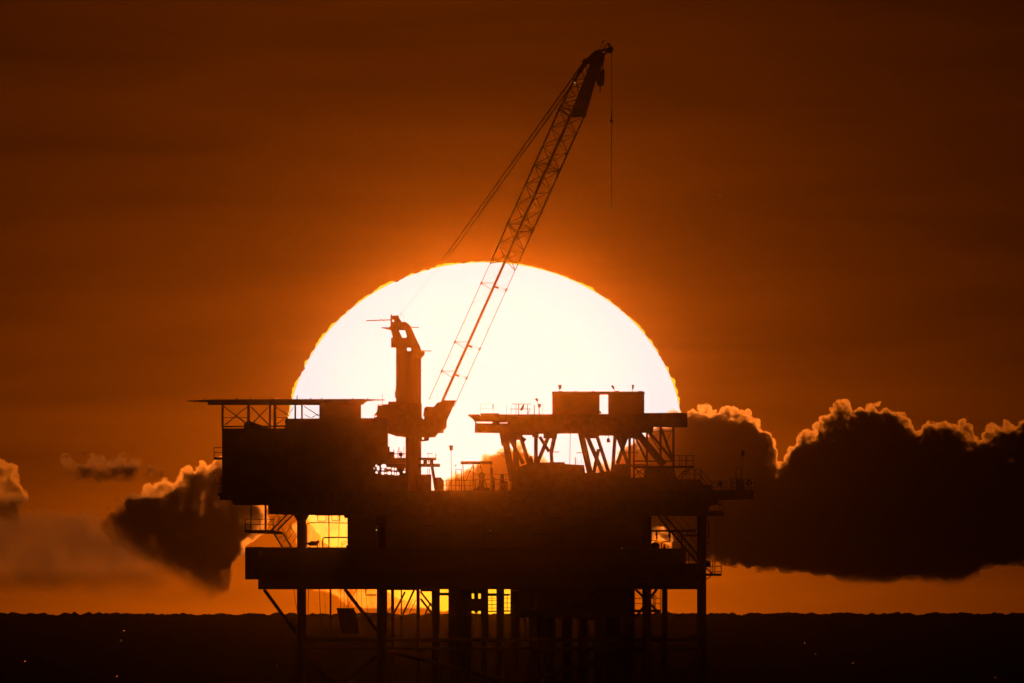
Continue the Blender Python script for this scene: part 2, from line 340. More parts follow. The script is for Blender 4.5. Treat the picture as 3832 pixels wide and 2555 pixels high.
# ------------------------------------------------------------------ builders
WORLD = {}           # world matrix of everything built
CACHE = {}
def put(name, mesh, M, par, **kw):
    o = new_obj(name, mesh, None, par, **kw)
    if par is not None: o.matrix_parent_inverse = WORLD[par].inverted()
    o.matrix_basis = M; WORLD[o] = M
    return o
def thing(name, label, cat, at, group=None):
    o = bpy.data.objects.new(name, None); COL.objects.link(o)
    o.empty_display_size = 0.5
    o.location = at; o['label'] = label; o['category'] = cat
    if group: o['group'] = group
    WORLD[o] = Matrix.Translation(at)
    return o
def sub(name, par):          # a part that is only a bundle of sub-parts
    o = bpy.data.objects.new(name, None); COL.objects.link(o); o.parent = par
    o.empty_display_size = 0.5; WORLD[o] = WORLD[par].copy()
    return o
def unit(kind, mat):
    k = (kind, mat.name)
    if k in CACHE: return CACHE[k]
    bm = bmesh.new()
    if kind == 'cube':
        bmesh.ops.create_cube(bm, size=1.0)
    elif kind == 'tube':
        bmesh.ops.create_cone(bm, cap_ends=True, segments=12, radius1=1, radius2=1, depth=1)
    elif kind == 'drum':
        bmesh.ops.create_cone(bm, cap_ends=True, segments=40, radius1=1, radius2=1, depth=1)
    elif kind == 'ball':
        bmesh.ops.create_uvsphere(bm, u_segments=20, v_segments=12, radius=1)
    elif kind == 'flare':
        bmesh.ops.create_cone(bm, cap_ends=True, segments=24, radius1=1, radius2=2, depth=1)
    me = bpy.data.meshes.new(kind); bm.to_mesh(me); bm.free(); me.materials.append(mat)
    if kind in ('ball', 'drum', 'flare'):
        for p in me.polygons: p.use_smooth = len(p.vertices) <= 4
    CACHE[k] = me
    return me
def V3(p): return pos(*p) if not isinstance(p, Vector) else p
def box(name, par, x0, y0, x1, y1, d0, d1, mat, **kw):
    a, b = pos(x0, y1, d0), pos(x1, y0, d0)
    M = Matrix.Translation(((a.x + b.x) / 2, (d0 + d1) / 2, (a.z + b.z) / 2)) @ Matrix.Diagonal((b.x - a.x, d1 - d0, b.z - a.z, 1))
    return put(name, unit('cube', mat), M, par, **kw)
def between(a, b):
    d = b - a; z = d.normalized()
    return Matrix.Translation((a + b) / 2) @ z.to_track_quat('Z', 'Y').to_matrix().to_4x4(), d.length
def tube(name, par, p0, p1, r, mat, kind='tube', **kw):
    M, L = between(V3(p0), V3(p1))
    return put(name, unit(kind, mat), M @ Matrix.Diagonal((r * S, r * S, L, 1)), par, **kw)
def beam(name, par, p0, p1, w, mat, deep=None, **kw):
    a, b = V3(p0), V3(p1); d = b - a; L = d.length; z = d / L
    y = Vector((0, 1, 0)); x = y.cross(z)
    if x.length < 1e-6: x = Vector((1, 0, 0))
    x.normalize(); y = z.cross(x)
    R = Matrix((x, y, z)).transposed().to_4x4()
    return put(name, unit('cube', mat), Matrix.Translation((a + b) / 2) @ R @ Matrix.Diagonal((w * S, (deep or w) * S, L, 1)), par, **kw)
def prism(name, par, pts, d0, d1, mat, holes=(), **kw):
    """an outline in photo pixels given real thickness from d0 to d1"""
    o = pos(*pts[0], d0); dm = (d0 + d1) / 2
    cu = bpy.data.curves.new('c', 'CURVE'); cu.dimensions = '2D'; cu.fill_mode = 'BOTH'; cu.extrude = (d1 - d0) / 2
    for ring in [pts, *holes]:
        sp = cu.splines.new('POLY'); sp.points.add(len(ring) - 1); sp.use_cyclic_u = True
        for i, p in enumerate(ring):
            w = pos(*p, d0) - o; sp.points[i].co = (w.x, w.z, 0, 1)
    t = bpy.data.objects.new('c', cu); COL.objects.link(t)
    dg = bpy.context.evaluated_depsgraph_get(); me = bpy.data.meshes.new_from_object(t.evaluated_get(dg))
    bpy.data.objects.remove(t); bpy.data.curves.remove(cu)
    me.name = name; me.materials.clear(); me.materials.append(mat)
    M = Matrix.Translation((o.x, dm, o.z)) @ Matrix.Rotation(math.pi / 2, 4, 'X')
    return put(name, me, M, par, **kw)
def lathe(name, par, base, prof, mat, axis='Z', **kw):
    """turned body: prof = [(height px, radius px)...] from base upwards"""
    n = 20; vs = []; fs = []
    for h, r in prof:
        for i in range(n):
            t = 2 * math.pi * i / n; vs.append((r * S * math.cos(t), r * S * math.sin(t), h * S))
    for j in range(len(prof) - 1):
        for i in range(n): fs.append((j * n + i, j * n + (i + 1) % n, (j + 1) * n + (i + 1) % n, (j + 1) * n + i))
    fs.append(tuple(range(n))[::-1]); fs.append(tuple((len(prof) - 1) * n + i for i in range(n)))
    me = bpy.data.meshes.new(name); me.from_pydata(vs, [], fs); me.materials.append(mat)
    for p in me.polygons: p.use_smooth = len(p.vertices) == 4
    M = Matrix.Translation(V3(base))
    if axis == 'X': M = M @ Matrix.Rotation(math.pi / 2, 4, 'Y')
    return put(name, me, M, par, **kw)
def wire(name, par, pts, r, mat, **kw):
    """one bent pipe or rope through a list of points; r may be one radius or one per point, in photo pixels"""
    P = [V3(p) for p in pts]; n = 8; vs = []; fs = []
    R = r if isinstance(r, (list, tuple)) else [r] * len(P)
    o = P[0]; prev = None
    for j, p in enumerate(P):
        t = ((P[min(j + 1, len(P) - 1)] - P[max(j - 1, 0)])).normalized()
        u = Vector((0, 1, 0)); u = (u - t * u.dot(t))
        if u.length < 1e-3: u = Vector((1, 0, 0)) - t * t.x
        u.normalize(); w = t.cross(u)
        for i in range(n):
            a = 2 * math.pi * i / n; vs.append(p - o + (u * math.cos(a) + w * math.sin(a)) * R[j] * S)
    for j in range(len(P) - 1):
        for i in range(n): fs.append((j * n + i, j * n + (i + 1) % n, (j + 1) * n + (i + 1) % n, (j + 1) * n + i))
    fs.append(tuple(range(n))[::-1]); fs.append(tuple((len(P) - 1) * n + i for i in range(n)))
    me = bpy.data.meshes.new(name); me.from_pydata(vs, [], fs); me.materials.append(mat)
    return put(name, me, Matrix.Translation(o), par, **kw)
def railing(label, x0, x1, ytop, ybase, d, posts, rails, r=1.5, ends=True, slope=None, par=None, group='guard rails'):
    t = par or thing('guard_rail', label, 'railing', pos((x0 + x1) / 2, ybase, d), group)
    for x in posts:
        tube('post', t, (x, ybase, d), (x, ytop, d), r, M_YELL)
    for y in rails:
        tube('rail', t, (x0, y, d), (x1, y, d), r * .85, M_YELL)
    return t
def stair(label, a0, a1, dx, d, n, w=4.0, hand=None, deep=.9, group='steel stairs'):
    t = thing('steel_stair', label, 'stair', pos(*a0, d), group)
    A0, A1 = pos(*a0, d), pos(*a1, d); off = Vector((dx * S, deep, 0))
    beam('stringer', t, A0, A1, w, M_DARK, 2); beam('stringer', t, A0 + off, A1 + off, w, M_DARK, 2)
    for i in range(n):
        f = (i + .5) / n; p = A0.lerp(A1, f); beam('tread', t, p, p + off, 2.0, M_DARK, 8)
    if hand:
        h = Vector((hand[0] * S, 0, hand[1] * S))
        for o_ in (Vector((0, 0, 0)), off):
            hr = tube('handrail', t, A0 + h + o_, A1 + h + o_, 1.2, M_YELL)
            for f in (.15, .5, .85):
                q = A0.lerp(A1, f) + o_; tube('rail_post', hr, q, q + h, 1.0, M_YELL)
    return t
def floodlight(label, x, y, w, h, foot, d, lean=0.0, face=1, mat=M_DARK, group='floodlights'):
    """flood lamp on a stem; foot = photo point where the stem stands"""
    t = thing('floodlight', label, 'floodlight', pos(*foot, d), group)
    c, s_ = math.cos(lean), math.sin(lean)
    def q(u, v): return (x + u * c - v * s_, y + u * s_ + v * c)
    hs_ = prism('housing', t, [q(-w / 2, -h / 2), q(w / 2 * .9, -h / 2), q(w / 2, h * .3), q(w * .2, h / 2), q(-w * .3, h / 2)], d - .25, d + .25, mat)
    prism('rim', hs_, [q(-w / 2 - .6, -h / 2 - .8), q(w / 2 + .4, -h / 2 - .8), q(w / 2 + .4, -h / 2 + 1), q(-w / 2 - .6, -h / 2 + 1)], d - .3, d + .3, mat)
    tube('stem', t, (*foot, d), (*q(0, h / 2 - 1), d), 0.9, mat)
    return t
# ------------------------------------------------------------------ the platform's own frame
DF, DB = -14.0, 14.0
plat = thing('offshore_platform', 'huge dark oil platform standing in the sea before the sun', 'oil platform', pos(1870, 2600, 0))
SEA_ROW = EYE_ROW + CAM_H / (DIST * PX)
LEGS = {}
def legx(px): return pos(px, 0, DF).x
for px, r in ((1126, 14.5), (1428, 18), (2422, 15.5), (2628, 15)):
    for d in (DF, DB):
        x = legx(px); top = pos(px, 1920, DF).z
        M, L = between(Vector((x, d, -2)), Vector((x, d, top)))
        LEGS[px, d] = put('leg', unit('drum', M_RUST), M @ Matrix.Diagonal((r * S, r * S, L, 1)), plat)
for px in (1126,):                                     # flared leg heads under the main deck
    for d in (DF, DB):
        x = legx(px); z1, z0 = pos(px, 1924, DF).z, pos(px, 1950, DF).z
        put('leg_collar', unit('flare', M_RUST), Matrix.Translation((x, d, (z0 + z1) / 2)) @ Matrix.Diagonal((14.5 * S, 14.5 * S, z1 - z0, 1)), LEGS[px, d])
# cellar deck
for r_ in ((917, 2049, 971, 2168), (971, 2049, 977.5, 2063), (971, 2085, 977.5, 2168), (977.5, 2050, 1300, 2168), (1300, 2054, 2567, 2168), (2567, 2110, 2614, 2168), (966, 2168, 2614, 2205)):
    cd_ = box('cellar_deck', plat, *r_, -16.5, 16.5, M_GREY)
for i in range(44): box('web_stiffener', cd_, 985 + i * 37, 2060, 988 + i * 37, 2164, -16.8, -16.5, M_GREY)
# main deck and its underside steps
main = [(822, 1843), (831, 1843), (1300, 1836), (2540, 1836), (2669, 1834), (2669, 1872), (2688, 1873), (2688, 1886), (2657, 1893), (2649, 1912), (2649, 1931), (1152, 1927), (1095, 1926), (1006, 1924), (1005, 1891), (876, 1889), (864, 1871), (822, 1871)]
prism('main_deck', plat, main, -16, 16, M_GREY)
box('bulkhead', plat, 1304, 1920, 2404, 2060, -1, 1, M_GREY)
for i, (x0, x1, d0, d1) in enumerate(((1306, 1560, -13, -3), (1566, 1810, -14, -4), (1816, 2100, -13, -3), (2106, 2402, -12, -3), (1310, 1700, 4, 12), (1720, 2398, 4, 12))):
    box('process_module', plat, x0, 1934, x1, 2050, d0, d1, M_WHIT)
for i in range(18): tube('pipe_run', plat, (1330 + i * 60, 1940 + (i % 3) * 30, -14.3), (1385 + i * 60, 1940 + (i % 3) * 30, -14.3), 4, M_WHIT)
# braces and horizontals of the jacket under the deck
for a, b, r in (((988, 2205), (1112, 2375), 6.5), ((1291, 2205), (1412, 2362), 6.5), ((2458, 2204), (2376, 2314), 5), ((2378, 2205), (2458, 2284), 4.2),
                ((1118, 2440), (1428, 2700), 7), ((1428, 2440), (1118, 2700), 7), ((2422, 2440), (2628, 2700), 7), ((2628, 2440), (2422, 2700), 7), ((1428, 2430), (2422, 2680), 7), ((2422, 2430), (1428, 2680), 7)):
    for d in (DF, DB): tube('brace', plat, (*a, d), (*b, d), r, M_RUST)
for y in (2394, 2426):
    for d in (DF, DB): tube('jacket_beam', plat, (1112, y, d), (2640, y, d), 7, M_RUST)
for px in (1126, 1428, 2422, 2628): tube('jacket_beam', plat, (px, 2410, DF), (px, 2410, DB), 7, M_RUST)
# risers, caissons and well conductors under the cellar deck
for x, r, y1 in ((1469, 6, 2640), (1502, 2.4, 2400), (1564.5, 6.5, 2640), (1630, 15, 2640), (1637, 9, 2640), (1694, 16, 2640), (1722, 14, 2640), (1748, 17, 2640), (1782, 8, 2286), (1813, 14, 2640), (1872, 14.5, 2640),
                 (1928, 17, 2640), (1958, 10, 2308), (1966, 4, 2400), (1995, 17, 2640), (2030, 18, 2640), (2064, 17, 2640), (2091, 8, 2310), (2122, 20, 2640), (2155, 10, 2309), (2183, 19, 2640), (2212, 13, 2308), (2248, 23, 2640), (2296, 26, 2640), (2350, 25, 2640), (1237, 3.6, 2360), (2487.5, 10.5, 2640)):
    tube('conductor', plat, (x, 2203, random.uniform(-9, 9)), (x, y1, 0), r, M_RUST, 'drum')
for x0, y0, x1, y1 in ((1615, 2205, 1646, 2230), (1446, 2205, 1560, 2208), (1678, 2218, 1765, 2300), (1765, 2241, 1800, 2286), (1800, 2205, 1827, 2300), (1858, 2205, 1887, 2310), (1910, 2205, 2376, 2309), (1765, 2205, 1800, 2221), (1646, 2219, 1678, 2228), (1827, 2221, 1858, 2230), (1887, 2223, 1908, 2229), (1573, 2205, 1615, 2213)):
    box('wellhead_shroud', plat, x0, y0, x1, y1, -6, 6, M_DARK)
wire('drain_pipe', plat, [(1369, 2204, -8), (1369, 2226, -8), (1408, 2226, -8)], 2.6, M_RUST)
for a, b, r in (((1498, 2320), (1550, 2206), 3.6), ((1462, 2318), (1516, 2214), 3.6), ((1448, 2296), (1475, 2250), 1.2), ((1530, 2300), (1556, 2244), 1.4), ((1520, 2290), (1545, 2240), 1.0), ((1574, 2240), (1620, 2300), 4), ((1590, 2300), (1612, 2255), 3), ((1573, 2213), (1630, 2285), 3.5)):
    tube('brace', plat, (*a, -5), (*b, -5), r, M_RUST)
for x0, y0, x1, y1, r in ((1841, 2228, 1841, 2290, 1.0), (1827, 2246, 1858, 2246, 1.0), (1827, 2262, 1858, 2262, 1.2), (1827, 2275, 1858, 2275, 1), (1827, 2287, 1858, 2287, 2.2), (1898, 2226, 1898, 2288, 1.2), (1887, 2256, 1910, 2256, 1.1), (1887, 2274, 1910, 2274, 1), (1887, 2286, 1910, 2286, 2.4), (1827, 2238, 1858, 2238, .8), (1887, 2238, 1910, 2238, .8)):
    tube('grid_bar', plat, (x0, y0, 7), (x1, y1, 7), r, M_DARK)
# legs' small fittings on the seaward side
wire('riser_bracket', plat, [(2640, 1953, DF), (2652, 1953, DF), (2652, 2012, DF), (2640, 2012, DF)], 2, M_RUST)
for x0, x1, y, r in ((2640, 2656, 2033, 2),): tube('riser_bracket', plat, (x0, y, DF), (x1, y, DF), r, M_RUST)
# ------------------------------------------------------------------ living quarters
q = thing('living_quarters', 'large windowless block on the platform end under the flat helideck', 'building', pos(1080, 1840, 0))
qw = prism('wall', q, [(831, 1605), (1068, 1604), (1068, 1566), (1350, 1564), (1450, 1564), (1450, 1690), (1474, 1690), (1474, 1713), (1517, 1713), (1517, 1736), (1396, 1736), (1396, 1779), (1517, 1779), (1517, 1836), (831, 1844)], -13, 11, M_WHIT)
box('upper_room', q, 1195, 1514, 1350, 1566, -6, 6, M_WHIT)
box('roof_edge', qw, 829.5, 1602, 1070, 1606.5, -13.3, 11.3, M_GREY)
for i in range(26): box('wall_rib', qw, 842 + i * 20, 1612, 844 + i * 20, 1838, -13.12, -13, M_WHIT)
# see-through gap between block and pedestal: small gear standing in it
def blob(x0, y0, x1, y1, k=.3): 
    a_, b_ = (x1 - x0) * k, (y1 - y0) * k
    return [(x0 + a_, y0), (x1 - a_ * .8, y0), (x1, y0 + b_), (x1, y1 - b_ * .7), (x1 - a_, y1), (x0 + a_ * .7, y1), (x0, y1 - b_), (x0, y0 + b_ * .8)]
prism('pipe_rack', q, [(1390, 1730), (1520, 1730), (1520, 1784), (1390, 1784)], -.8, .8, M_DARK, holes=[blob(*r_) for r_ in (
    (1395, 1749, 1402, 1755), (1405, 1738, 1412, 1747), (1410.5, 1743, 1420, 1760), (1426, 1731, 1433, 1735), (1426, 1736.5, 1446, 1752), (1427, 1753, 1438, 1760), (1446, 1748, 1464, 1754), (1465.5, 1749, 1475, 1760), (1476.5, 1750, 1484, 1760),
    (1405, 1763, 1414, 1772), (1427, 1764, 1438, 1776), (1439, 1766, 1447, 1774), (1449, 1764, 1464, 1776), (1466.5, 1764, 1475, 1776), (1476.5, 1766, 1483, 1781), (1485, 1766, 1494, 1778), (1508, 1761, 1517, 1770), (1514, 1753, 1517, 1758))])
g = thing('deck_gear', 'cluster of small valves and posts in the opening left of the crane pedestal', 'equipment', pos(1485, 1713, 0))
for x, y0, r in ((1473, 1681, 1.2), (1493, 1673, 1.6), (1502, 1688, 1.2), (1511, 1672, .9), (1488, 1686, .9)): tube('post', g, (x, 1714, 0), (x, y0, 0), r, M_DARK)
box('cabinet', g, 1449, 1671, 1458, 1690, -1, 1, M_DARK)
lathe('valve_body', g, (1501, 1713, 0), [(0, 3), (6, 3), (8, 7), (18, 7), (20, 2), (26, 2)], M_DARK)
tube('pipe', g, (1474, 1698, 0), (1517, 1698, 0), 1.5, M_DARK)
# ------------------------------------------------------------------ helideck
h = thing('helideck', 'flat helicopter deck on trussed posts above the living quarters', 'helideck', pos(1080, 1600, -1))
hd = prism('deck', h, [(776, 1494.5), (1360, 1492), (1360, 1512), (1340, 1515), (778, 1515)], -12, 10, M_GREY)
prism('safety_net', h, [(698, 1499), (722, 1497.5), (776, 1495.5), (776, 1504), (722, 1503), (698, 1500.6)], -11, 9, M_DARK)
prism('safety_net', h, [(1360, 1493), (1400, 1493.6), (1438, 1494.6), (1438, 1497), (1400, 1498), (1372, 1501), (1360, 1508)], -11, 9, M_DARK)
for x, w in ((833, 8.5), (930, 11), (1010, 8), (1029, 11), (1105, 7), (1130, 7)):
    for d in (-8, 6): beam('post', h, (x, 1606, d), (x, 1512, d), w * .93, M_GREY)
for a, b, w in (((838, 1520), (918, 1583), 4.2), ((925, 1521), (841, 1590), 3), ((938, 1521), (1004, 1588), 4), ((1003, 1524), (943, 1585), 3.4), ((1029, 1521), (1080, 1555), 2.6), ((1063, 1565), (1034, 1588), 2), ((1138, 1520), (1193, 1556), 2.6), ((1193, 1549), (1165, 1562), 1.6), ((1100, 1521), (1080, 1550), 1.3), ((1136, 1549), (1160, 1562), 1.4)):
    for k, d in enumerate((-8, 6)): beam('brace', h, (a[0], a[1], d), (b[0] + k * 3, b[1], d), w * (1 if k == 0 else .7), M_GREY)
beam('lower_beam', h, (833, 1596, -8), (1070, 1594, -8), 6, M_GREY); beam('lower_beam', h, (833, 1596, 6), (1070, 1594, 6), 6, M_GREY)
for x0, x1 in ((837, 926), (1034, 1068)): tube('tie_rod', h, (x0, 1562, -8), (x1, 1562, -8), 1.2, M_GREY)
tube('edge_pole', h, (1431, 1514, -3), (1431, 1474, -3), .8, M_GREY)
for x in (1112, 1163, 1203, 1320, 1376): lathe('edge_light', hd, (x, 1493, -4), [(0, 2.4), (2.5, 2.4), (3.6, 1)], M_DARK)
lu = thing('deck_winch', 'dark winch lump standing under the helideck truss', 'winch', pos(930, 1602, -3))
prism('drum_housing', lu, [(912, 1604), (912, 1586), (922, 1576), (934, 1574), (950, 1583), (965, 1592), (990, 1604)], -4.5, -1.5, M_DARK)
beam('boom_rest', lu, (938, 1580, -3), (1010, 1606, -3), 7, M_DARK)
lu = thing('vent_stack', 'knobbly vent stack at the inner foot of the helideck truss', 'vent', pos(1074, 1604, -3))
lathe('stack', lu, (1074, 1606, -3), [(0, 9), (14, 9), (16, 6), (24, 6), (26, 9), (34, 8), (40, 4), (46, 3)], M_DARK)
lathe('side_valve', lu, (1086, 1584, -3), [(0, 4), (6, 5), (10, 2)], M_DARK, 'X')
# ------------------------------------------------------------------ crane
CD = -4.0
cr = thing('pedestal_crane', 'tall lattice boom crane on a thick round pedestal before the sun', 'crane', pos(1547, 1836, CD))
tube('pedestal', cr, (1547, 1840, CD), (1547, 1615, CD), 29.5, M_YELL, 'drum')
tube('slew_column', cr, (1529, 1622, CD), (1529, 1316, CD), 47, M_YELL, 'drum')
prism('mast_head', cr, [(1482, 1322), (1482, 1301), (1463.5, 1300), (1463.5, 1264), (1470, 1261), (1462.7, 1235), (1427, 1227), (1427, 1224.5), (1456.8, 1224), (1461, 1219), (1461, 1187), (1462.7, 1175.7), (1466, 1176), (1469, 1181.5), (1476, 1180), (1484.7, 1180), (1487, 1177.5), (1494, 1185), (1492.8, 1189), (1504.5, 1205), (1514.8, 1203.5), (1521.4, 1206.5), (1531.6, 1214.5), (1538, 1223), (1541, 1230), (1555, 1261.5), (1565.4, 1283.5), (1571, 1294), (1576, 1310), (1590, 1316), (1588, 1327.5), (1576, 1341)], CD - 1.2, CD + 1.2, M_YELL,
      holes=([(1492, 1235), (1515.5, 1235), (1522.8, 1260), (1518.4, 1263.7), (1504.5, 1263)], [(1523, 1301), (1538, 1301), (1538, 1313), (1523, 1313)], [(1467, 1197), (1471, 1195.5), (1475, 1199), (1475, 1204), (1471, 1205), (1467, 1201)]))
for a, b, r in (((1371, 1199.5), (1462, 1196.5), 1.9), ((1538, 1224), (1568, 1225.3), 1.6), ((1576, 1312), (1614.5, 1313), 1.6)): tube('outrigger_arm', cr, (*a, CD), (*b, CD), r, M_YELL)
for x, y in ((1428, 1196), (1436, 1199)): tube('arm_fitting', cr, (x, y - 3, CD), (x, y + 3, CD), 1.2, M_YELL)
for a, b in (((1500, 1188), (1500, 1168)), ((1512, 1204), (1512, 1183)), ((1500, 1170), (1512, 1184))): tube('head_rail', cr, (*a, CD), (*b, CD), .35, M_YELL)
prism('machinery_house', cr, [(1413, 1513), (1453, 1512), (1453, 1502), (1482, 1502), (1578, 1510), (1578, 1652), (1518, 1637), (1511, 1635), (1483, 1632), (1454, 1622), (1411, 1600), (1402, 1576), (1400, 1563), (1401, 1551), (1411, 1538)], CD - 2.4, CD + 2.6, M_YELL,
      holes=([(1415, 1513.8), (1430, 1513.8), (1430, 1516.5), (1415, 1516.5)], [(1402, 1556), (1409, 1554), (1411, 1558), (1403, 1561)]))
prism('boom_foot_frame', cr, [(1588, 1526), (1596, 1521), (1623, 1522), (1632, 1512), (1637, 1506), (1651, 1503), (1655, 1496), (1667, 1497.5), (1707, 1497.5), (1672, 1573), (1671, 1599), (1660, 1611), (1660, 1620), (1640, 1620.5), (1628, 1636), (1606, 1637), (1604, 1649), (1576, 1652), (1576, 1570), (1584, 1552)], CD - 1.9, CD + 1.9, M_YELL,
      holes=([(1580, 1561), (1584, 1553), (1588.5, 1562), (1584, 1570)], [(1579, 1637), (1586, 1637), (1586, 1644), (1579, 1644)]))
prism('access_ladder', cr, [(1481.8, 1490), (1478, 1486), (1477, 1470), (1480, 1462), (1482, 1440)], CD - .5, CD + .5, M_YELL)
tube('ladder_bracket', cr, (1576, 1387, CD), (1579, 1387, CD), 1, M_YELL)
# boom: a rectangular lattice girder seen obliquely
boom = sub('boom', cr)
C0 = pos(1652, 1508, CD); C1f = pos(2140, 419, CD)
dz = C1f.z - C0.z; C1 = Vector((C1f.x, CD + dz * 0.288, C1f.z))
Bv = (C1 - C0).normalized(); BL = (C1 - C0).length
Hv = Vector((-Bv.y, Bv.x, 0)).normalized(); Uv = Bv.cross(Hv).normalized()
if Uv.z < 0: Uv = -Uv
WH, WV = 48.5 * S, 27.8 * S
def bp(t, h, v): return C0 + Bv * (BL * t) + Hv * (WH * h) + Uv * (WV * v)
TS = (1508 - 985) / (1508 - 419)          # boom leaves the sun's disc here; members below are thinned to imitate glare
CORN = ((1, 1), (1, -1), (-1, -1), (-1, 1))
for hx, vx in CORN:
    side = hx * vx > 0
    base_t = 0.0
    r0, r1 = (1.15, 3.3) if side else (4.6, 4.6)
    wire('chord', boom, [bp(0, hx, vx), bp(TS - .02, hx, vx), bp(TS + .05, hx, vx), bp(1, hx, vx)], [r0, r0, r1, r1], M_YELL)
secs = [0.098, 0.198, 0.401, 0.604, 0.81, 1.0]       # joints between boom sections
t0 = 0.0
for si, t1 in enumerate(secs):
    nb = 3 if si > 1 else (1 if si == 0 else 2)
    for b_ in range(nb):
        ta, tb = t0 + (t1 - t0) * b_ / nb, t0 + (t1 - t0) * (b_ + 1) / nb; tm = (ta + tb) / 2
        r = 0.15 if tb < TS + .01 else 1.5
        for f in range(4):
            A, B = CORN[f], CORN[(f + 1) % 4]
            if f % 2: A, B = B, A
            tube('lacing', boom, bp(ta, *A), bp(tm, *B), r, M_YELL); tube('lacing', boom, bp(tm, *B), bp(tb, *A), r, M_YELL)
    r = 0.4 if t1 < TS else 1.7
    for f in range(4):
        tube('joint_bar', boom, bp(t1, *CORN[f]), bp(t1, *CORN[(f + 1) % 4]), (.95 if f in (0, 3) else .3) if t1 < TS else r, M_YELL)
    if t1 < 1: tube('joint_bar', boom, bp(t1, 1, 1), bp(t1, -1, -1), r * .8, M_YELL)
    for c in CORN:
        if c[0] * c[1] > 0:
            p = bp(t1, *c); k = 4.5 if t1 > TS else 3.2
            tube('joint_pin', boom, p - Bv * .16, p + Bv * .16, k, M_YELL)
    if t1 < TS + .1:
        p = bp(t1, -.25, -.25); put('joint_gusset', unit('cube', M_YELL), Matrix.Translation(p) @ Matrix.Rotation(.35, 4, 'Y') @ Matrix.Diagonal((15 * S, .3, 8 * S, 1)), boom)
    t0 = t1
TD = C1.y
tip = sub('boom_tip', cr)
prism('side_plate', tip, [(2210, 234), (2131, 434), (2192, 434), (2231, 297), (2246, 262), (2262, 226), (2262, 214), (2230, 205)], TD - .9, TD + .9, M_YELL)
prism('head_block', tip, [(2181, 236), (2180, 228), (2187, 219), (2198, 216), (2211, 202), (2226, 190), (2234, 186), (2242, 187), (2279, 176), (2276, 170), (2296, 181), (2296, 184), (2292, 195), (2283, 200), (2272, 197.6), (2262, 208), (2262, 222), (2259, 230), (2244, 240), (2200, 240)], TD - .8, TD + .8, M_YELL,
      holes=([(2251, 194), (2262, 189), (2266, 191), (2262, 199), (2256, 198)],))
wire('tip_chord', tip, [bp(1, 1, 1), (2151, 297, TD), (2193, 226, TD)], [3.3, 3.6, 5], M_YELL)
tube('sheave', tip, (2187, 230, TD - .6), (2187, 230, TD + .6), 9, M_YELL, 'drum')
tube('sheave', tip, (2151, 298, TD - .5), (2151, 298, TD + .5), 7.5, M_YELL, 'drum')
lac = [((2098, 392), (2146, 396)), ((2098, 392), (2140, 420)), ((2098, 390), (2158, 372)), ((2113, 366), (2152, 360)), ((2113, 366), (2136, 418)), ((2134, 334), (2156, 360)), ((2134, 332), (2184, 308)), ((2155, 300), (2188, 292)), ((2155, 300), (2165, 345)), ((2160, 324), (2172, 328)), ((2176, 265), (2188, 292)), ((2193, 240), (2198, 272)), ((2092, 402), (2132, 432)), ((2092, 402), (2134, 406))]
for a, b in lac: tube('lacing', tip, (*a, TD), (*b, TD), 1.6, M_YELL)
for a, b, r in (((2257, 181), (2275.5, 160), 2.0), ((2275.5, 160), (2295, 181), 2.6), ((2275, 162), (2281, 178), 1.8)): tube('light_frame', tip, (*a, TD), (*b, TD), r, M_YELL)
tube('aerial', tip, (2242, 188, TD), (2260, 152, TD), 1.1, M_YELL); tube('aerial_head', tip, (2254, 161, TD), (2260, 151, TD), 2.6, M_YELL)
tube('tip_step', tip, (2128, 436, TD), (2196, 436, TD), 2.0, M_YELL)
# luffing ropes from mast head to boom head
for k, (off, n_) in enumerate(((0, 4), (24, 4))):
    for j in range(n_):
        o_ = off + j * 3.1 - 4
        top = (2184 + o_ * .45, 233 + o_ * .25, TD - .5 + k); low = (1484 + j * 2, 1190, CD - .5 + k)
        m1 = (1640 + o_ * .55, 992, CD + (TD - CD) * .22 - .5 + k); m2 = (1690 + o_ * .6, 925, CD + (TD - CD) * .3 - .5 + k)
        wire('luffing_rope', cr, [top, m2, m1, low], [.75, .45, .03, .03], M_ROPE)  # lower end thinned to imitate glare before the sun
# hook block and whip line hang from the boom tip
hb = thing('hook_block', 'heavy main hook block hanging right under the boom head', 'hook block', pos(2247, 345, TD))
prism('cheek_plate', hb, [(2231, 297), (2246, 264), (2262, 260), (2262, 296), (2259, 320), (2235, 320)], TD - .5, TD + .5, M_DARK)
for x in (2248, 2257): wire('hoist_rope', hb, [(x, 226, TD), (x, 266, TD)], 2.0, M_ROPE)
wire('hook', hb, [(2246, 320, TD), (2246, 336, TD), (2245.5, 341, TD), (2246.5, 345, TD)], [2.6, 2.4, 2.6, 1.4], M_DARK)
tube('cross_pin', hb, (2244, 261, TD), (2263, 260, TD), 1.6, M_DARK)
wl = thing('overhaul_ball', 'small ball weight on the long whip line right of the boom', 'hook', pos(2289, 808, TD))
put('ball', unit('ball', M_DARK), Matrix.Translation(pos(2289, 452, TD)) @ Matrix.Diagonal((7 * S, 7 * S, 7.4 * S, 1)), wl)
wire('whip_line', wl, [(2289, 198, TD), (2290, 414, TD)], 1.1, M_ROPE)
wire('wedge_socket', wl, [(2288, 411, TD), (2288, 419, TD), (2289.5, 430, TD), (2289.5, 446, TD)], [2, 2.6, 2.2, 2], M_DARK)
for i in range(4):
    y = 463 + i * 7
    wire('chain_link', wl, [(2289, y, TD), (2287.2, y + 2, TD), (2287.4, y + 6, TD), (2289, y + 8, TD), (2290.8, y + 6, TD), (2290.8, y + 2, TD), (2289, y, TD)], .75, M_DARK)
wire('sling', wl, [(2289, 490, TD), (2288.2, 620, TD), (2288, 720, TD), (2287.5, 808, TD)], [1.5, 1.3, 1.2, 1.0], M_ROPE)
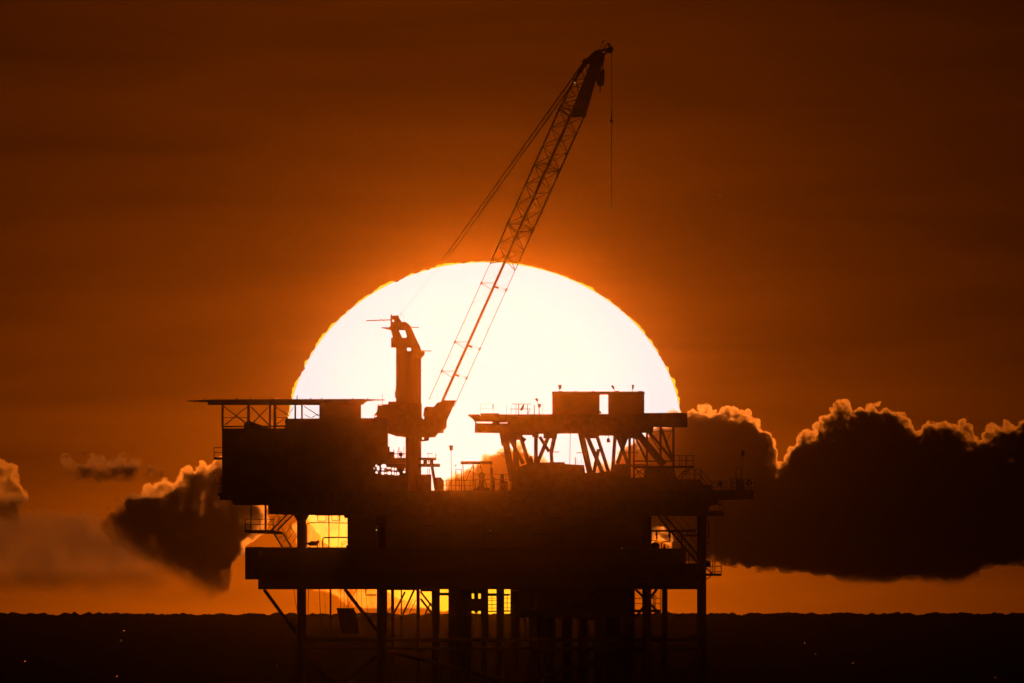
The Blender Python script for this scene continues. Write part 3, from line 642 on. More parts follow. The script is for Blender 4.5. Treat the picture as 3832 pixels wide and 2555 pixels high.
# ------------------------------------------------------------------ pedestal side platforms
g = thing('pedestal_walkway', 'stacked steel landings clinging to the crane pedestal above the deck', 'walkway', pos(1605, 1836, CD))
box('landing', g, 1565, 1712, 1632, 1722, CD - 2, CD + 2, M_DARK)
box('landing', g, 1565, 1735, 1646.5, 1747, CD - 2, CD + 2, M_DARK)
for x0, y0, x1, y1 in ((1584, 1722, 1599, 1736), (1608, 1722, 1622, 1736), (1602, 1722, 1606, 1731)): box('bracket', g, x0, y0, x1, y1, CD - 1, CD + 1, M_DARK)
beam('leg_post', g, (1617, 1747, CD), (1632, 1836, CD), 11, M_DARK)
box('base_skid', g, 1565, 1775, 1614, 1836, CD - 1.5, CD + 1.5, M_DARK)
prism('winch_cover', g, [(1630, 1836), (1627, 1790), (1632, 1786), (1650, 1786), (1657, 1795), (1661, 1800), (1661, 1836)], CD - 1.5, CD + 1.5, M_DARK)
tube('post', g, (1631, 1714, CD), (1631, 1697, CD), 1.4, M_YELL); tube('rail', g, (1596, 1697, CD), (1619, 1697, CD), 1.1, M_YELL)
tube('post', g, (1603, 1712, CD), (1603, 1695, CD), .5, M_YELL)
for x in (1600, 1607): tube('post', g, (x, 1775, CD), (x, 1752, CD), .9, M_YELL)
# ------------------------------------------------------------------ drill floor module on raking legs
dm = thing('drill_module', 'wide raised deck with box houses on raking steel legs', 'deck module', pos(2170, 1836, 0))
prism('deck', dm, [(1752, 1550), (1798, 1550), (1800, 1546), (1866, 1546), (1870, 1550), (2413, 1548), (2413, 1545), (2572, 1543.5), (2573, 1599), (2446, 1597), (2444, 1619), (1900, 1624), (1869, 1620), (1776, 1619), (1778, 1581), (1770, 1569), (1762, 1562), (1752, 1556)], -11, 11, M_GREY,
      holes=([(1781, 1578), (1800, 1577), (1842, 1578), (1844, 1581), (1840, 1584), (1782, 1583)], [(1870, 1581), (1900, 1580.5), (1901, 1583), (1870, 1583.5)], [(1795, 1551.5), (1798.5, 1551.5), (1798.5, 1555), (1795, 1555)]))
box('house', dm, 2067, 1476, 2244, 1556, -9, 8, M_WHIT); box('house', dm, 2277, 1476, 2411, 1554, -9, 8, M_WHIT)
box('house_roof', dm, 2066, 1464.5, 2412, 1476, -9.3, 8.3, M_GREY)
for x, y, w in ((2092, 1463, 14), (2150, 1463.2, 9), (2215, 1463, 12), (2303, 1462.2, 14), (2390, 1462.6, 13)): box('roof_vent', dm, x, y, x + w, 1465, -5, 0, M_GREY)
box('sill_unit', dm, 2244, 1539, 2250, 1547, -2, 2, M_DARK)
raking = [((1884, 1618), (1893, 1665), 26), ((1890, 1640), (1919, 1800), 21), ((1926.5, 1620), (1926.5, 1800), 11), ((1908, 1640), (1958, 1735), 11), ((1944, 1618), (1982, 1745), 12), ((1932, 1690), (1945, 1800), 9),
          ((2006, 1618), (2005, 1740), 12), ((2052, 1634), (2010, 1735), 12), ((2020, 1634), (2055, 1690), 10), ((2079, 1616), (2063, 1690), 13), ((2062, 1680), (2066, 1740), 11),
          ((2172, 1612), (2212, 1790), 19), ((2196, 1630), (2262, 1785), 13), ((2232, 1625), (2280, 1775), 11), ((2240, 1680), (2218, 1790), 11), ((2302, 1625), (2292, 1770), 11), ((2345, 1635), (2310, 1735), 11), ((2312, 1635), (2350, 1735), 11), ((2329, 1625), (2329, 1680), 12),
          ((2356, 1618), (2356, 1790), 8), ((2372, 1618), (2372, 1790), 5.5), ((2388, 1624), (2484, 1740), 22), ((2374, 1628), (2420, 1724), 7), ((2421, 1610), (2421, 1760), 6.5), ((2431, 1618), (2517, 1722), 8), ((2426, 1620), (2472, 1690), 3), ((2473, 1600), (2519, 1724), 8), ((2472, 1594), (2472, 1750), 6.5), ((2520, 1594), (2520, 1800), 7.5)]
for i, (a, b, w) in enumerate(raking):
    d = (-6, 3, -2, 6)[i % 4]
    beam('raking_leg', dm, (*a, d), (*b, d), w * 1.22, M_GREY)
for x0, y0, x1, y1 in ((1890, 1616, 1948, 1646), (1992, 1616, 2016, 1636), (2034, 1616, 2084, 1640), (2166, 1612, 2238, 1640), (2296, 1612, 2392, 1640), (1940, 1616, 2000, 1628), (2236, 1612, 2300, 1630)):
    box('haunch', dm, x0, y0, x1, y1, -6, 6, M_GREY)
beam('tie_beam', dm, (2374, 1725, -4), (2520, 1725, -4), 5, M_GREY); tube('tie_rod', dm, (2448, 1613, -4), (2518, 1613, -4), 1.1, M_GREY); tube('tie_rod', dm, (2511, 1606, -4), (2488, 1683, -4), 1.0, M_GREY)
for x0, x1, y in ((2064, 2092, 1691), (2157, 2188, 1694), (2340, 2389, 1692), (1862, 1902, 1694)): beam('pipe_support', dm, (x0, y, -5), (x1, y, -5), 3, M_GREY)
tube('tie_rod', dm, (1870, 1695, -5), (1905, 1725, -5), .8, M_GREY); tube('tie_rod', dm, (2386, 1693, -5), (2377, 1710, -5), 1.2, M_GREY)
tube('drain_hose', dm, (2134.5, 1618, -3), (2132, 1736, -3), 1.1, M_ROPE)
# modules on the main deck below
mods = thing('mud_module', 'bulky equipment house filling the space below the raised drill deck', 'equipment house', pos(2150, 1836, 0))
prism('housing', mods, [(1912, 1838), (1914, 1800), (1940, 1748), (1978, 1734), (1982, 1706), (1992, 1706), (1996, 1731), (2067, 1729), (2111, 1729), (2116, 1736), (2186, 1740), (2190, 1768), (2206, 1772), (2240, 1768), (2262, 1765), (2292, 1766), (2296, 1738), (2360, 1735), (2360, 1788), (2412, 1786), (2413, 1752), (2440, 1750), (2520, 1750), (2534, 1790), (2540, 1838)], -8, 9, M_GREY)
prism('rear_housing', mods, [(2520, 1838), (2520, 1792), (2622, 1794), (2634, 1812), (2662, 1815), (2669, 1836)], -9, 9, M_GREY)
tube('vent_pole', mods, (2153, 1738, -3), (2153, 1711, -3), 1.6, M_DARK); beam('hatch', mods, (2109, 1731, -3), (2117, 1725, -3), 1.6, M_DARK)
for i in range(5): tube('guard_post', mods, (2160 + i * 8, 1738, -8), (2160 + i * 8, 1718 + (i % 2) * 9, -8), .4, M_DARK)
for a, b, w in (((2361, 1742), (2420, 1785), 3), ((2420, 1742), (2366, 1788), 3), ((2375, 1745), (2400, 1790), 2), ((2360, 1740), (2420, 1740), 3)): beam('cross_brace', mods, (*a, -8), (*b, -8), w, M_DARK)
# ------------------------------------------------------------------ small things on the raised deck
railing('thin guard rail with a corner post at the raised deck tip', 1799, 1847, 1510, 1548, -10, (1846, 1799), (1511, 1529), .45)
tube('corner_board', bpy.data.objects['guard_rail'], (1845, 1512, -10), (1845, 1528, -10), 1.8, M_YELL)
tube('whip_aerial', thing('whip_aerial', 'single thin aerial rod on the raised deck', 'aerial', pos(1895, 1550, -8)), (1895, 1550, -8), (1895, 1516, -8), .55, M_DARK)
f = thing('lifting_frame', 'open steel frame with gear near the middle of the raised deck', 'frame', pos(1950, 1550, -6))
for x, y, r in ((1931, 1512, .8), (1941, 1512, 1.5), (1974, 1514, 1.2), (1913, 1519, .5), (1980, 1534, .7)): tube('post', f, (x, 1551, -6), (x, y, -6), r, M_DARK)
for x0, x1, y, r in ((1914, 1988, 1511.5, 1.1), (1910, 1986, 1530, 1.0)): tube('beam', f, (x0, y, -6), (x1, y, -6), r, M_DARK)
prism('winch', f, [(1945, 1531), (1950, 1526), (1956, 1514), (1962, 1512), (1960, 1528), (1954, 1536), (1949, 1536)], -6.5, -5.5, M_DARK)
tube('diagonal', f, (1974, 1551, -6), (1982, 1531, -6), 1.0, M_DARK)
tube('flag_pole', thing('vent_pole', 'short vent pole right of the open lifting frame', 'pole', pos(2000, 1551, -6)), (2000, 1552, -6), (1999, 1514, -6), 1.5, M_DARK)
floodlight('floodlight tilted on a bent arm over the raised deck', 2009, 1496, 10, 11, (2020, 1552), -6, -.6)
floodlight('box floodlight low on the raised deck beside the house wall', 2018, 1518, 12, 13, (2017, 1552), -6.5)
railing('thin guard rail end between lamps and house wall', 2024, 2034, 1512, 1551, -10, (2031,), (1512, 1530), .4)
floodlight('square floodlight above the left end of the house roof', 2095, 1448, 13, 15, (2094, 1465), -6)
floodlight('slanted floodlight on the roof right of the house gap', 2294, 1449, 9, 14, (2301, 1464), -6, -.5)
floodlight('narrow floodlight near the right end of the house roof', 2368, 1448, 8, 16, (2367, 1464), -6, .1)
floodlight('floodlight hanging left under the raised deck', 1960, 1645, 15, 14, (1948, 1632), -7, .6)
floodlight('floodlight hanging under the raised deck in the narrow light gap', 2277, 1647, 14, 15, (2277, 1630), -7, math.pi)
floodlight('lone square floodlight on a thin stem between crane and raised deck', 1688, 1676, 15, 18, (1690, 1836), -10)
# ------------------------------------------------------------------ open deck between crane and drill module
g = thing('pipe_gantry', 'long pipe beam on slanted props left of the raking legs', 'gantry', pos(1785, 1836, -9))
box('beam', g, 1724, 1725.5, 1842, 1737, -9.6, -8.4, M_DARK)
for a, b, r in (((1732, 1737), (1739, 1836), 1.4), ((1771, 1737), (1742, 1800), 1.5), ((1771, 1737), (1771, 1836), 1.7), ((1796, 1737), (1826, 1836), 1.7), ((1838, 1737), (1838, 1836), 2.5)): tube('prop', g, (*a, -9), (*b, -9), r, M_DARK)
tube('prop_clamp', g, (1772, 1757, -9), (1774, 1745, -9), 2.6, M_DARK)
railing('deck edge rail with uneven posts right of the crane pedestal', 1661, 1780, 1797, 1836, -13, (1671, 1690, 1706, 1719, 1728, 1760, 1780), (1797, 1816), 1.1)
tube('tall_post', bpy.data.objects['guard_rail.002'], (1706, 1836, -13), (1706, 1757, -13), 1.2, M_DARK)
tube('tall_post', bpy.data.objects['guard_rail.002'], (1690, 1836, -13), (1690, 1762, -13), .9, M_DARK)
tube('tall_post', bpy.data.objects['guard_rail.002'], (1727, 1836, -13), (1727, 1756, -13), 1.6, M_DARK)
tube('top_bar', bpy.data.objects['guard_rail.002'], (1705, 1756, -13), (1729, 1756, -13), .8, M_DARK)
tk = thing('round_tank', 'round drum tank lying behind the rail left of the raking legs', 'tank', pos(1802, 1836, -10))
tube('drum', tk, (1802, 1779, -11), (1802, 1779, -8.5), 12.5, M_GREY, 'drum'); box('cradle', tk, 1792, 1788, 1812, 1837, -10.8, -8.8, M_DARK)
railing('deck edge rail in front of tanks and pumps', 1771, 1912, 1774, 1836, -12, (1800, 1838, 1872, 1893, 1910), (1774, 1794, 1812), 1.1)
for i, (x0, y0, x1, y1, nm) in enumerate(((1835, 1748, 1852, 1836, 'tall narrow pump skid behind the deck rail'), (1866, 1772, 1900, 1836, 'squat pump skid nearest the raking legs'), (1770, 1816, 1834, 1836, 'low pump skid under the round tank'))):
    p = thing('pump_skid', nm, 'pump', pos(x0, y1, -9), 'pump skids')
    box('base', p, x0, y1 - 8, x1, y1 + 1, -10, -8, M_DARK); w = x1 - x0
    lathe('casing', p, (x0 + w * .4, y1 - 8, -9), [(0, w * .3), ((y1 - y0) * .4, w * .32), ((y1 - y0) * .55, w * .18), ((y1 - y0) - 10, w * .15)], M_DARK)
    box('motor', p, x0 + w * .55, y0 + (y1 - y0) * .45, x1, y1 - 8, -9.6, -8.4, M_DARK)
box('cable_box', thing('junction_box', 'tiny box floating on a thin rod above the deck rail', 'box', pos(1705, 1836, -12)), 1702, 1739, 1708, 1743, -12.2, -11.8, M_DARK)
tube('rod', bpy.data.objects['junction_box'], (1704, 1836, -12), (1704, 1742, -12), .25, M_DARK)
# ------------------------------------------------------------------ right-hand walkways
w = thing('upper_walkway', 'narrow railed landing below the raised deck end', 'walkway', pos(2560, 1752, -8))
box('floor', w, 2376, 1743, 2598, 1751, -10, -6, M_DARK)
railing('', 2525, 2600, 1704, 1744, -10, (2543, 2551, 2565, 2570, 2594), (1704, 1723.5), 1.5, par=w)
tube('rail', w, (2375, 1738, -10), (2440, 1738, -10), 1.2, M_YELL)
st = stair('short steep stair under the upper landing', (2534, 1790), (2570, 1752), 14, -9, 5, 4.5)
railing('stepped hand rail on the roof below the upper landing', 2569, 2622, 1755, 1794, -9.5, (2570, 2579, 2597.5, 2602, 2622), (1755, 1774), 1.4)
for a, b in (((2622, 1756), (2658, 1800)), ((2602, 1760), (2645, 1810)), ((2622, 1780), (2640, 1804))): tube('sloping_rail', bpy.data.objects['guard_rail.004'], (*a, -9.5), (*b, -9.5), 1.4, M_YELL)
e = thing('end_platform', 'cantilevered platform jutting far out over the open sea', 'platform', pos(2745, 1870, -5))
prism('floor', e, [(2660, 1834), (2820, 1833), (2820, 1867), (2690, 1872), (2660, 1872)], -9, -1, M_GREY)
railing('', 2655, 2722, 1800, 1834, -9, (2665, 2707, 2720), (1800, 1807.5, 1824), 1.5, par=e)
railing('', 2731, 2825, 1791, 1834, -9, (2733, 2737, 2743, 2762, 2800, 2825), (1791, 1807.5, 1824.5), 1.5, par=e)
tube('rail', e, (2720, 1800, -9), (2733, 1791.5, -9), .9, M_YELL); tube('rail', e, (2825, 1791, -9), (2825, 1845, -9), 1.3, M_YELL); tube('rail', e, (2819, 1845, -9), (2825, 1845, -9), 1, M_YELL)
for x, y in ((2795, 1874), (2760, 1876)): wire('loose_cable', e, [(x, 1866, -8), (x + 1, y + 2, -8), (x + 2, y + 6, -8)], .6, M_ROPE)
c = thing('foam_tank', 'round shouldered tank standing on the end platform', 'tank', pos(2771, 1833, -5))
fs_ = lathe('shell', c, (2771, 1834, -5), [(0, 16), (38, 16), (45, 13), (48, 9)], M_GREY)
wire('pipe_frame', c, [(2755, 1836, -5), (2754, 1754, -5), (2757, 1751.5, -5), (2774, 1752, -5), (2776, 1755, -5), (2776, 1790, -5)], 1.2, M_RUST)
tube('fill_neck', fs_, (2774, 1790, -5), (2774, 1782, -5), 4, M_GREY)
floodlight('tilted floodlight on a tall pole at the platform end', 2779, 1697, 15, 22, (2778, 1834), -5.4, .15)
lr = thing('life_ring', 'round life ring hung on the end platform rail', 'life ring', pos(2803, 1818, -9))
vs = []; fs = []
for i in range(28):
    a = 2 * math.pi * i / 28
    for j in range(8):
        b_ = 2 * math.pi * j / 8; R_ = 9 + 2.4 * math.cos(b_)
        vs.append((R_ * S * math.cos(a), 2.4 * S * math.sin(b_), R_ * S * math.sin(a)))
for i in range(28):
    for j in range(8): fs.append((i * 8 + j, ((i + 1) % 28) * 8 + j, ((i + 1) % 28) * 8 + (j + 1) % 8, i * 8 + (j + 1) % 8))
me = bpy.data.meshes.new('ring'); me.from_pydata(vs, [], fs); me.materials.append(M_RING)
put('ring', me, Matrix.Translation(pos(2803, 1807, -9.15)), lr); wire('grab_line', lr, [(2793, 1803, -9.3), (2799, 1797, -9.3), (2807, 1797, -9.3), (2813, 1803, -9.3)], .7, M_ROPE)
hn = thing('horn_speaker', 'cone shaped horn fixed to the end platform rail', 'horn', pos(2692, 1820, -9.2))
prism('cone', hn, [(2683, 1820), (2690, 1803), (2695, 1799), (2701, 1801), (2701, 1820), (2692, 1818)], -9.5, -8.9, M_DARK); tube('mount', hn, (2697, 1816, -9.1), (2697, 1834, -9.1), 1, M_DARK)
l2 = thing('lower_catwalk', 'short catwalk with a single post under the end platform', 'walkway', pos(2680, 1930, -8))
box('floor', l2, 2649, 1911, 2708, 1930, -10, -5, M_GREY); box('ledge', l2, 2686, 1886, 2702, 1890.5, -9, -5, M_DARK)
tube('post', l2, (2706, 1912, -9), (2706, 1872, -9), 1.7, M_YELL); tube('post', l2, (2694, 1912, -9), (2694, 1874, -9), .7, M_YELL); tube('stub', l2, (2708, 1919, -9), (2713, 1919, -9), 1, M_YELL)
rp = thing('hanging_rope', 'thin rope hanging straight down right of the corner leg', 'rope', pos(2679, 2162, -9)); wire('strand', rp, [(2679, 1930, -9), (2678.5, 2040, -9), (2679, 2162, -9)], .7, M_ROPE)
b2 = thing('side_balcony', 'small railed balcony on the outer corner leg', 'balcony', pos(2670, 2156, DF))
box('floor', b2, 2642, 2146, 2700, 2155, DF - 1.5, DF + 1.5, M_DARK)
railing('', 2657, 2700, 2100, 2148, DF - 1.4, (2658, 2666, 2673, 2699), (2100, 2119, 2139), 1.5, par=b2)
beam('knee_brace', b2, (2643, 2124, DF), (2668, 2150, DF), 5, M_DARK); wire('knee_brace', b2, [(2640, 2168, DF), (2656, 2160, DF), (2659, 2154, DF)], 2, M_DARK)
wire('stay', b2, [(2643, 2070, DF), (2658, 2086, DF), (2668, 2100, DF)], .8, M_ROPE)
lathe('fire_box', b2, (2648, 2122, DF), [(0, 8), (18, 10), (24, 6), (26, 2)], M_DARK)
# ------------------------------------------------------------------ right-hand opening between the decks
stair('long stair running down to the outer corner leg', (2610, 2106), (2462, 1931), 27, -10, 22, 7, (20, 42))
p = thing('header_pipe', 'thick flanged pipe with drop valves in the right opening', 'pipe', pos(2500, 2056, -6))
hp_ = tube('pipe', p, (2400, 1986.5, -6), (2592, 1986, -6), 3.6, M_RUST); tube('flange', hp_, (2591, 1985, -6), (2596, 1985, -6), 7, M_RUST, 'drum'); tube('flange', hp_, (2598, 1985, -6), (2603, 1985, -6), 8, M_RUST, 'drum')
tube('branch_pipe', p, (2556, 2004, -6), (2614, 2004, -6), 3.6, M_RUST)
beam('pipe_stand', p, (2551, 1986, -6), (2551, 2062, -6), 6, M_DARK)
for x, y1 in ((2420, 2056), (2438, 2028)): tube('drop_pipe', p, (x, 1988, -6), (x, y1, -6), 2.6 if x == 2420 else 1.0, M_RUST)
for x, prof in ((2428, [(0, 3), (5, 4), (7, 2), (9, 5), (15, 5), (18, 3), (24, 3)]), (2457, [(0, 2.5), (5, 4.5), (8, 2), (10, 4.5), (15, 4), (18, 3), (24, 3)]), (2506, [(0, 2.5), (6, 5), (12, 6), (16, 4), (30, 3)])):
    lathe('drop_valve', p, (x, 2014, -6), prof, M_DARK)
wire('bent_pipe', p, [(2457, 2012, -6), (2457, 2019, -6), (2452, 2022, -6), (2432, 2023, -6), (2428, 2026, -6), (2428, 2056, -6)], 1.4, M_RUST)
wire('bent_pipe', p, [(2506, 2012, -6), (2506, 2023, -6), (2502, 2027, -6), (2480, 2027, -6), (2475, 2031, -6), (2475, 2062, -6)], 2.2, M_RUST)
wire('bent_pipe', p, [(2402, 1942, -6), (2440, 1941, -6), (2450, 1939, -6), (2455, 1931, -6)], 1.6, M_RUST)
wire('hand_wheel', p, [(2494 + 5 * math.cos(a * .7), 2006 + 5 * math.sin(a * .7), -6.2) for a in range(10)], .6, M_RUST)
v = thing('dome_vessel', 'dome topped vessel standing in the right opening', 'tank', pos(2451, 2056, -5))
lathe('shell', v, (2451, 2058, -5), [(0, 16), (18, 18), (24, 15), (28, 8), (29, 3)], M_GREY)
v = thing('valve_tree', 'small valve tree right of the dome topped vessel', 'valve', pos(2486, 2058, -5))
lathe('body', v, (2486, 2058, -5), [(0, 6), (12, 6), (14, 3), (18, 3.5), (22, 1.2), (28, 1.2)], M_DARK)
tube('gauge_pipe', v, (2499, 2058, -5), (2500, 2042, -5), .8, M_DARK); box('gauge', v, 2497, 2043, 2505, 2047, -5.2, -4.8, M_DARK)
v = thing('small_valves', 'low valve cluster at the left foot of the right opening', 'valve', pos(2408, 2058, -5))
for x, hgt, r in ((2405, 18, 4), (2412, 14, 3), (2416, 22, 2), (2424, 10, 4)): lathe('valve', v, (x, 2058, -5), [(0, r), (hgt * .4, r), (hgt * .5, r * .5), (hgt * .7, r), (hgt, r * .4)], M_DARK)
# ------------------------------------------------------------------ left-hand opening and stairs
b3 = thing('stair_landing', 'railed stair landing hung on rods below the living quarters', 'landing', pos(970, 1996, -10))
prism('floor', b3, [(915, 1983), (1018, 1983), (1030, 1986), (1058, 1990), (1056, 1998), (1024, 1998), (937, 1995), (915, 1992)], -12, -8, M_DARK)
railing('', 916, 1028, 1943, 1984, -12, (917.5, 973, 1025), (1943.5, 1962), 1.5, par=b3)
tube('hanger', b3, (939, 1888, -11), (939, 1986, -11), 2.2, M_DARK); beam('hanger', b3, (994, 1888, -11), (994, 1986, -11), 8, M_DARK); tube('hanger', b3, (1004, 1888, -11), (1004, 1924, -11), 1, M_DARK)
wire('gate_hoop', b3, [(1014, 1944, -12), (1015, 1932, -12), (1022, 1931, -12), (1024, 1944, -12)], .9, M_YELL); wire('gate_hoop', b3, [(1036, 1944, -12), (1038, 1931, -12), (1046, 1931, -12), (1047, 1944, -12)], .9, M_YELL)
stair('stair rising from the landing to the main deck underside', (1014, 1985), (1078, 1921), 23, -11, 9, 6, (-6, 30))
stair('stair dropping from the landing to the cellar deck', (1026, 1997), (1057, 2048), 34, -10, 8, 6, (22, 34))
b4 = thing('wall_balcony', 'small railed balcony high on the block end wall', 'balcony', pos(816, 1720, -4))
box('floor', b4, 800, 1711, 832, 1720, -6, -2, M_DARK)
railing('', 800, 832, 1674, 1712, -6, (801,), (1674, 1693), 1.5, par=b4); tube('rail', b4, (801, 1674, -6), (801, 1674, -2), 1, M_YELL); tube('post', b4, (801, 1674, -2), (801, 1712, -2), 1, M_YELL)
b5 = thing('corner_ladder', 'railed ladder cage at the lower corner of the block', 'ladder', pos(822, 1852, -4))
tube('stile', b5, (825, 1846, -4), (825, 1783, -4), 2, M_YELL); tube('stile', b5, (829.5, 1846, -4), (829.5, 1783, -4), .8, M_YELL)
for i in range(7): tube('rung', b5, (825, 1788 + i * 8, -4), (830, 1788 + i * 8, -4), .7, M_YELL)
for y in (1810, 1829): tube('rail', b5, (815, y, -4), (830, y, -4), .8, M_YELL)
tube('post', b5, (815.5, 1850, -4), (815.5, 1810, -4), .9, M_YELL); box('step', b5, 815, 1846, 832, 1855, -5, -3, M_DARK)
sd = thing('satellite_dish', 'satellite dish on a bent pole off the block corner', 'satellite dish', pos(805, 1808, -4))
vs = []; fs = []; nn = 16
for j, (rr, zz) in enumerate(((0.01, 0), (4, .5), (7.5, 1.6), (10, 3.2))):
    for i in range(nn): vs.append((rr * S * math.cos(6.2832 * i / nn), rr * S * math.sin(6.2832 * i / nn), zz * S))
for j in range(3):
    for i in range(nn): fs.append((j * nn + i, j * nn + (i + 1) % nn, (j + 1) * nn + (i + 1) % nn, (j + 1) * nn + i))
me = bpy.data.meshes.new('reflector'); me.from_pydata(vs, [], fs); me.materials.append(M_WHIT)
rf = put('reflector', me, Matrix.Translation(pos(804, 1775, -4)) @ Matrix.Rotation(math.radians(-62), 4, 'Y'), sd)
sm = rf.modifiers.new('thick', 'SOLIDIFY'); sm.thickness = 1.8 * S
wire('feed_arm', sd, [(798, 1784, -4), (790, 1780, -4), (782, 1774, -4), (781, 1770, -4)], .8, M_DARK)
wire('pole', sd, [(800, 1783, -4), (805, 1785, -4), (805, 1808, -4), (818, 1808.5, -4), (826, 1808, -4)], .9, M_DARK)
lw = thing('piping_loop', 'looped pipes and hanging frames in the glowing left opening', 'pipe', pos(1230, 2048, -5))
wire('pipe', lw, [(1148, 2046, -5), (1148, 1962, -5), (1151, 1958, -5), (1158, 1956, -5), (1200, 1955, -5), (1306, 1957, -5)], [2.2, 2.2, 2.2, 2, 1.6, 1.6], M_RUST)
wire('pipe', lw, [(1208, 2048, -5), (1208, 2016, -5), (1212, 2011.5, -5), (1260, 2010, -5), (1306, 2011, -5)], 2.5, M_RUST)
tube('pipe', lw, (1153, 2046, -5), (1153, 1962, -5), .7, M_RUST)
for x, r, y0, y1 in ((1231, 2.2, 1925, 2050), (1268.5, 1, 1946, 2008), (1303, 3, 1925, 2070), (1189, 1.2, 1925, 1950), (1220, 1.2, 1925, 1950), (1227, .7, 1925, 1952), (1242, 1.1, 1925, 1948), (1265, 1.1, 1925, 1948), (1271, 2.2, 1925, 1950)): tube('hanger', lw, (x, y0, -5), (x, y1, -5), r, M_DARK)
for x0, x1, y in ((1189, 1220, 1950), (1242, 1265, 1947), (1180, 1306, 1928)): tube('cross_bar', lw, (x0, y, -5), (x1, y, -5), 1.2, M_DARK)
box('junction', lw, 1288, 1920, 1306, 1938, -5.5, -4.5, M_DARK)
for x0, y0, x1, y1 in ((1283, 2026, 1300, 2028), (1281, 2034, 1292, 2037), (1278, 2026, 1280, 2048), (1295, 2040, 1306, 2052)): box('clamp', lw, x0, y0, x1, y1, -5.4, -4.6, M_DARK)
wire('cable', lw, [(1268, 2012, -5), (1265, 2022, -5), (1268, 2036, -5), (1262, 2048, -5)], .7, M_ROPE)
tv = thing('cradle_vessel', 'slumped round vessel on a cradle left in the glowing opening', 'tank', pos(1170, 2047, -5))
prism('shell', tv, [(1150, 2036), (1151, 2030), (1160, 2028), (1162, 2024), (1180, 2025), (1192, 2021), (1195, 2024), (1190, 2038), (1182, 2043), (1160, 2042)], -6.5, -3.5, M_GREY)
for x in (1160, 1188): beam('cradle', tv, (x, 2040, -5), (x, 2050, -5), 4, M_DARK)
tube('side_pipe', tv, (1141, 2033, -5), (1152, 2032, -5), 2, M_RUST); wire('side_pipe', tv, [(1192, 2022, -5), (1196, 2028, -5), (1194, 2046, -5)], .9, M_RUST)
# ------------------------------------------------------------------ things hanging under the cellar deck
hs = thing('hanging_skip', 'tilted dark skip hung on ropes under the cellar deck', 'skip', pos(1305, 2370, -4))
prism('body', hs, [(1260, 2278), (1324, 2278), (1327, 2286), (1331, 2290), (1346, 2372), (1280, 2372)], -6.5, -1.5, M_DARK); box('lip', hs, 1259, 2275.5, 1326, 2279, -6.7, -1.3, M_DARK)
for a, b in (((1274, 2205), (1275, 2277)), ((1288, 2205), (1288, 2277)), ((1297, 2205), (1305, 2276)), ((1334, 2205), (1296, 2276))): wire('sling', hs, [(*a, -4), (*b, -4)], 1.0, M_ROPE)
for nm, a, b, r in (('slack rope left beside the first platform leg', (1100, 2205), (1113, 2288), 1.0), ('rope hanging close right of the first platform leg', (1156, 2205), (1153, 2305), 1.1), ('rope with a clamp between first leg and thin riser', (1195, 2205), (1204, 2345), 1.0), ('faint rope left of the thin riser', (1216, 2205), (1219, 2300), .5), ('rope right of the hanging skip', (1353, 2205), (1354, 2290), .8), ('rope nearest the second platform leg', (1371, 2226), (1378, 2300), .8), ('rope at the right top of the hanging skip', (1335, 2205), (1338, 2262), .9)):
    o = thing('hanging_rope', nm, 'rope', pos(*b, -7), 'ropes hanging under the deck'); mid = ((a[0] + b[0]) / 2 - 1.5, (a[1] + b[1]) / 2, -7); wire('strand', o, [(*a, -7), mid, (*b, -7)], r, M_ROPE)
cw = thing('cellar_catwalk', 'low catwalk with rails between the right hand legs', 'walkway', pos(2425, 2290, -8))
box('floor', cw, 2374, 2281, 2474, 2291, -10, -6, M_DARK)
for y in (2239, 2258): tube('rail', cw, (2372, y, -10), (2474, y, -10), 1.1, M_YELL)
for x, y0 in ((2446, 2230), (2452, 2236), (2473, 2206)): tube('post', cw, (x, 2284, -10), (x, y0, -10), 1.6, M_YELL)
for a, b in (((2441, 2240), (2450, 2226)), ((2450, 2226), (2458, 2240)), ((2440, 2278), (2452, 2262))): tube('bracket', cw, (*a, -10), (*b, -10), 1.5, M_YELL)
for i in range(5): tube('ladder_rung', cw, (2384 + i * 4, 2207 + i * 7, -10), (2400 + i * 3, 2209 + i * 7, -10), .9, M_YELL)
# ------------------------------------------------------------------ lit lamps
for nm, x, y, d, s_ in (('dim lit lamp on the dark cellar module left of centre', 1409, 1983, -17.2, 3.5), ('small lit lamp on the dark module right of centre', 2327, 2051, -17.2, 2.2), ('lit lamp beside the sheave high on the boom', 2151, 309, TD - 1.2, 3.2), ('tiny lit lamp on the dark module at the centre', 1835, 1984, -17.2, 2.4)):
    o = thing('work_lamp', nm, 'lamp', pos(x, y, d), 'lit work lamps')
    put('bulb', unit('ball', M_LAMP), Matrix.Translation(pos(x, y, d)) @ Matrix.Scale(s_ * S, 4), o); box('bracket', o, x - 2, y - 6, x + 2, y - 2.5, d, d + 1.2, M_DARK)
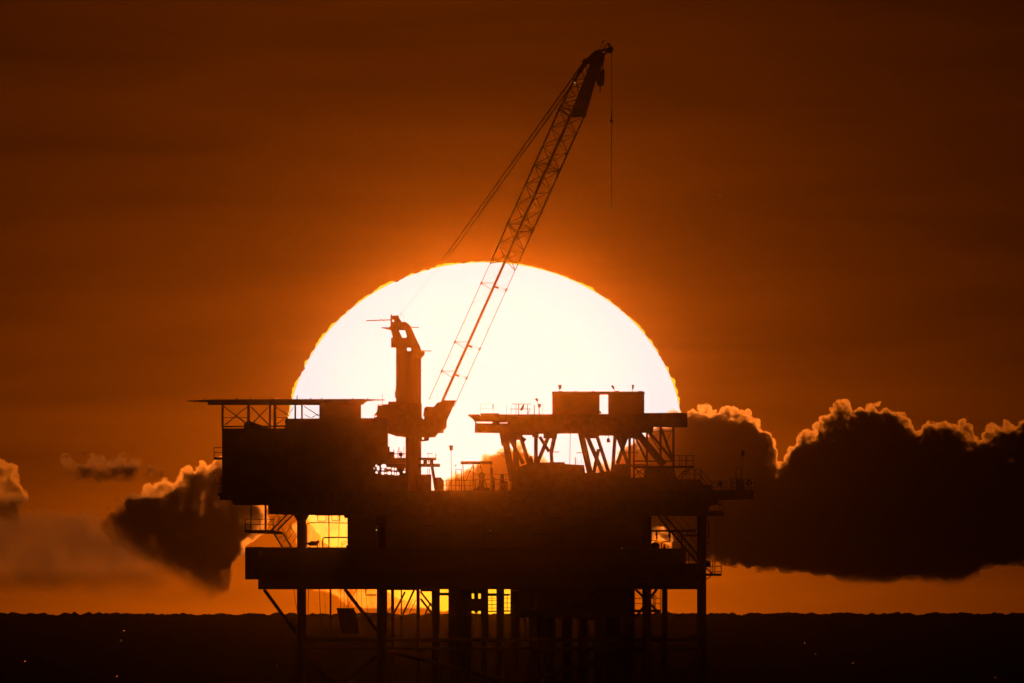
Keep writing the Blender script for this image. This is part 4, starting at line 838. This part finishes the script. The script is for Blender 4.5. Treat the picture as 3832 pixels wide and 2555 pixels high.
# ------------------------------------------------------------------ gulls
def bird_mesh(wing, fold):
    """one continuous bird: turned body, head and beak, tail, and two wings when it flies"""
    bm = bmesh.new(); n = 10
    prof = [(-.30, .012), (-.22, .03), (-.12, .062), (0, .075), (.10, .066), (.17, .042), (.21, .044), (.25, .036), (.275, .012), (.32, .004)]
    rings = [[bm.verts.new((x, r * math.cos(6.2832 * i / n), r * math.sin(6.2832 * i / n) + (.03 if x > .16 else 0))) for i in range(n)] for x, r in prof]
    for a, b in zip(rings, rings[1:]):
        for i in range(n): bm.faces.new((a[i], a[(i + 1) % n], b[(i + 1) % n], b[i]))
    bm.faces.new(rings[0]); bm.faces.new(rings[-1][::-1])
    if wing:
        for sgn in (1, -1):
            pts = [(.09, -.09, .02, .03), (.12, -.06, .25, .03 + fold[0]), (.05, -.08, .48, .03 + fold[1]), (-.04, -.06, .62, .03 + fold[2])]
            top = [(bm.verts.new((a, sgn * y, z + .012)), bm.verts.new((b, sgn * y, z + .012))) for a, b, y, z in pts]
            bot = [(bm.verts.new((a, sgn * y, z - .012)), bm.verts.new((b, sgn * y, z - .012))) for a, b, y, z in pts]
            for k in range(3):
                bm.faces.new((top[k][0], top[k + 1][0], top[k + 1][1], top[k][1])); bm.faces.new((bot[k][1], bot[k + 1][1], bot[k + 1][0], bot[k][0]))
                bm.faces.new((top[k][0], bot[k][0], bot[k + 1][0], top[k + 1][0])); bm.faces.new((top[k][1], top[k + 1][1], bot[k + 1][1], bot[k][1]))
            bm.faces.new((top[3][0], bot[3][0], bot[3][1], top[3][1]))
    else:
        for y in (.025, -.025):
            g_ = bmesh.ops.create_cone(bm, cap_ends=True, segments=6, radius1=.008, radius2=.01, depth=.2, matrix=Matrix.Translation((-.03, y, -.12)) @ Matrix.Rotation(math.radians(52), 4, 'Y'))
    me = bpy.data.meshes.new('gull'); bm.to_mesh(me); bm.free(); me.materials.append(M_BIRD)
    return me
perch = bird_mesh(False, None)
for nm, x, y, rz, d in (('gull perched alone on the helideck outer tip', 764, 1492, 20, -5), ('upright gull on the helideck above the first truss bay', 887, 1490, 160, -5), ('gull on the helideck right above the second truss post', 937, 1488, 80, -4), ('gull perched nearest the sun on the helideck edge', 1020, 1489, 200, -5), ('tiny gull perched before the sun on the helideck edge', 1112, 1484, 60, -5)):
    z0 = pos(x, y, d); o = put('gull', perch, Matrix.Translation(z0) @ Matrix.Rotation(math.radians(rz), 4, 'Z') @ Matrix.Rotation(math.radians(-52), 4, 'Y') @ Matrix.Scale(.62, 4), None, label=nm, cat='bird', group='perched gulls')
for nm, x, y, rz, ry, sc_, fold in (('gull gliding alone in open sky right of the crane line', 2695, 731, 60, 8, .55, (.05, .03, -.04)), ('gull gliding above the small ragged cloud wisp', 318, 1697, 70, -10, .7, (.02, .06, .07)), ('gull with arched wings low in front of the cloud bank', 3357, 2112, 90, 8, .56, (.10, .04, -.12)), ('faint gull near the lit end of the cloud bank base', 3666, 2096, 80, -12, .5, (.06, .02, -.05))):
    put('gull', bird_mesh(True, fold), Matrix.Translation(pos(x, y, 0)) @ Matrix.Rotation(math.radians(rz), 4, 'Z') @ Matrix.Rotation(math.radians(ry), 4, 'X') @ Matrix.Scale(sc_, 4), None, label=nm, cat='bird', group='flying gulls')
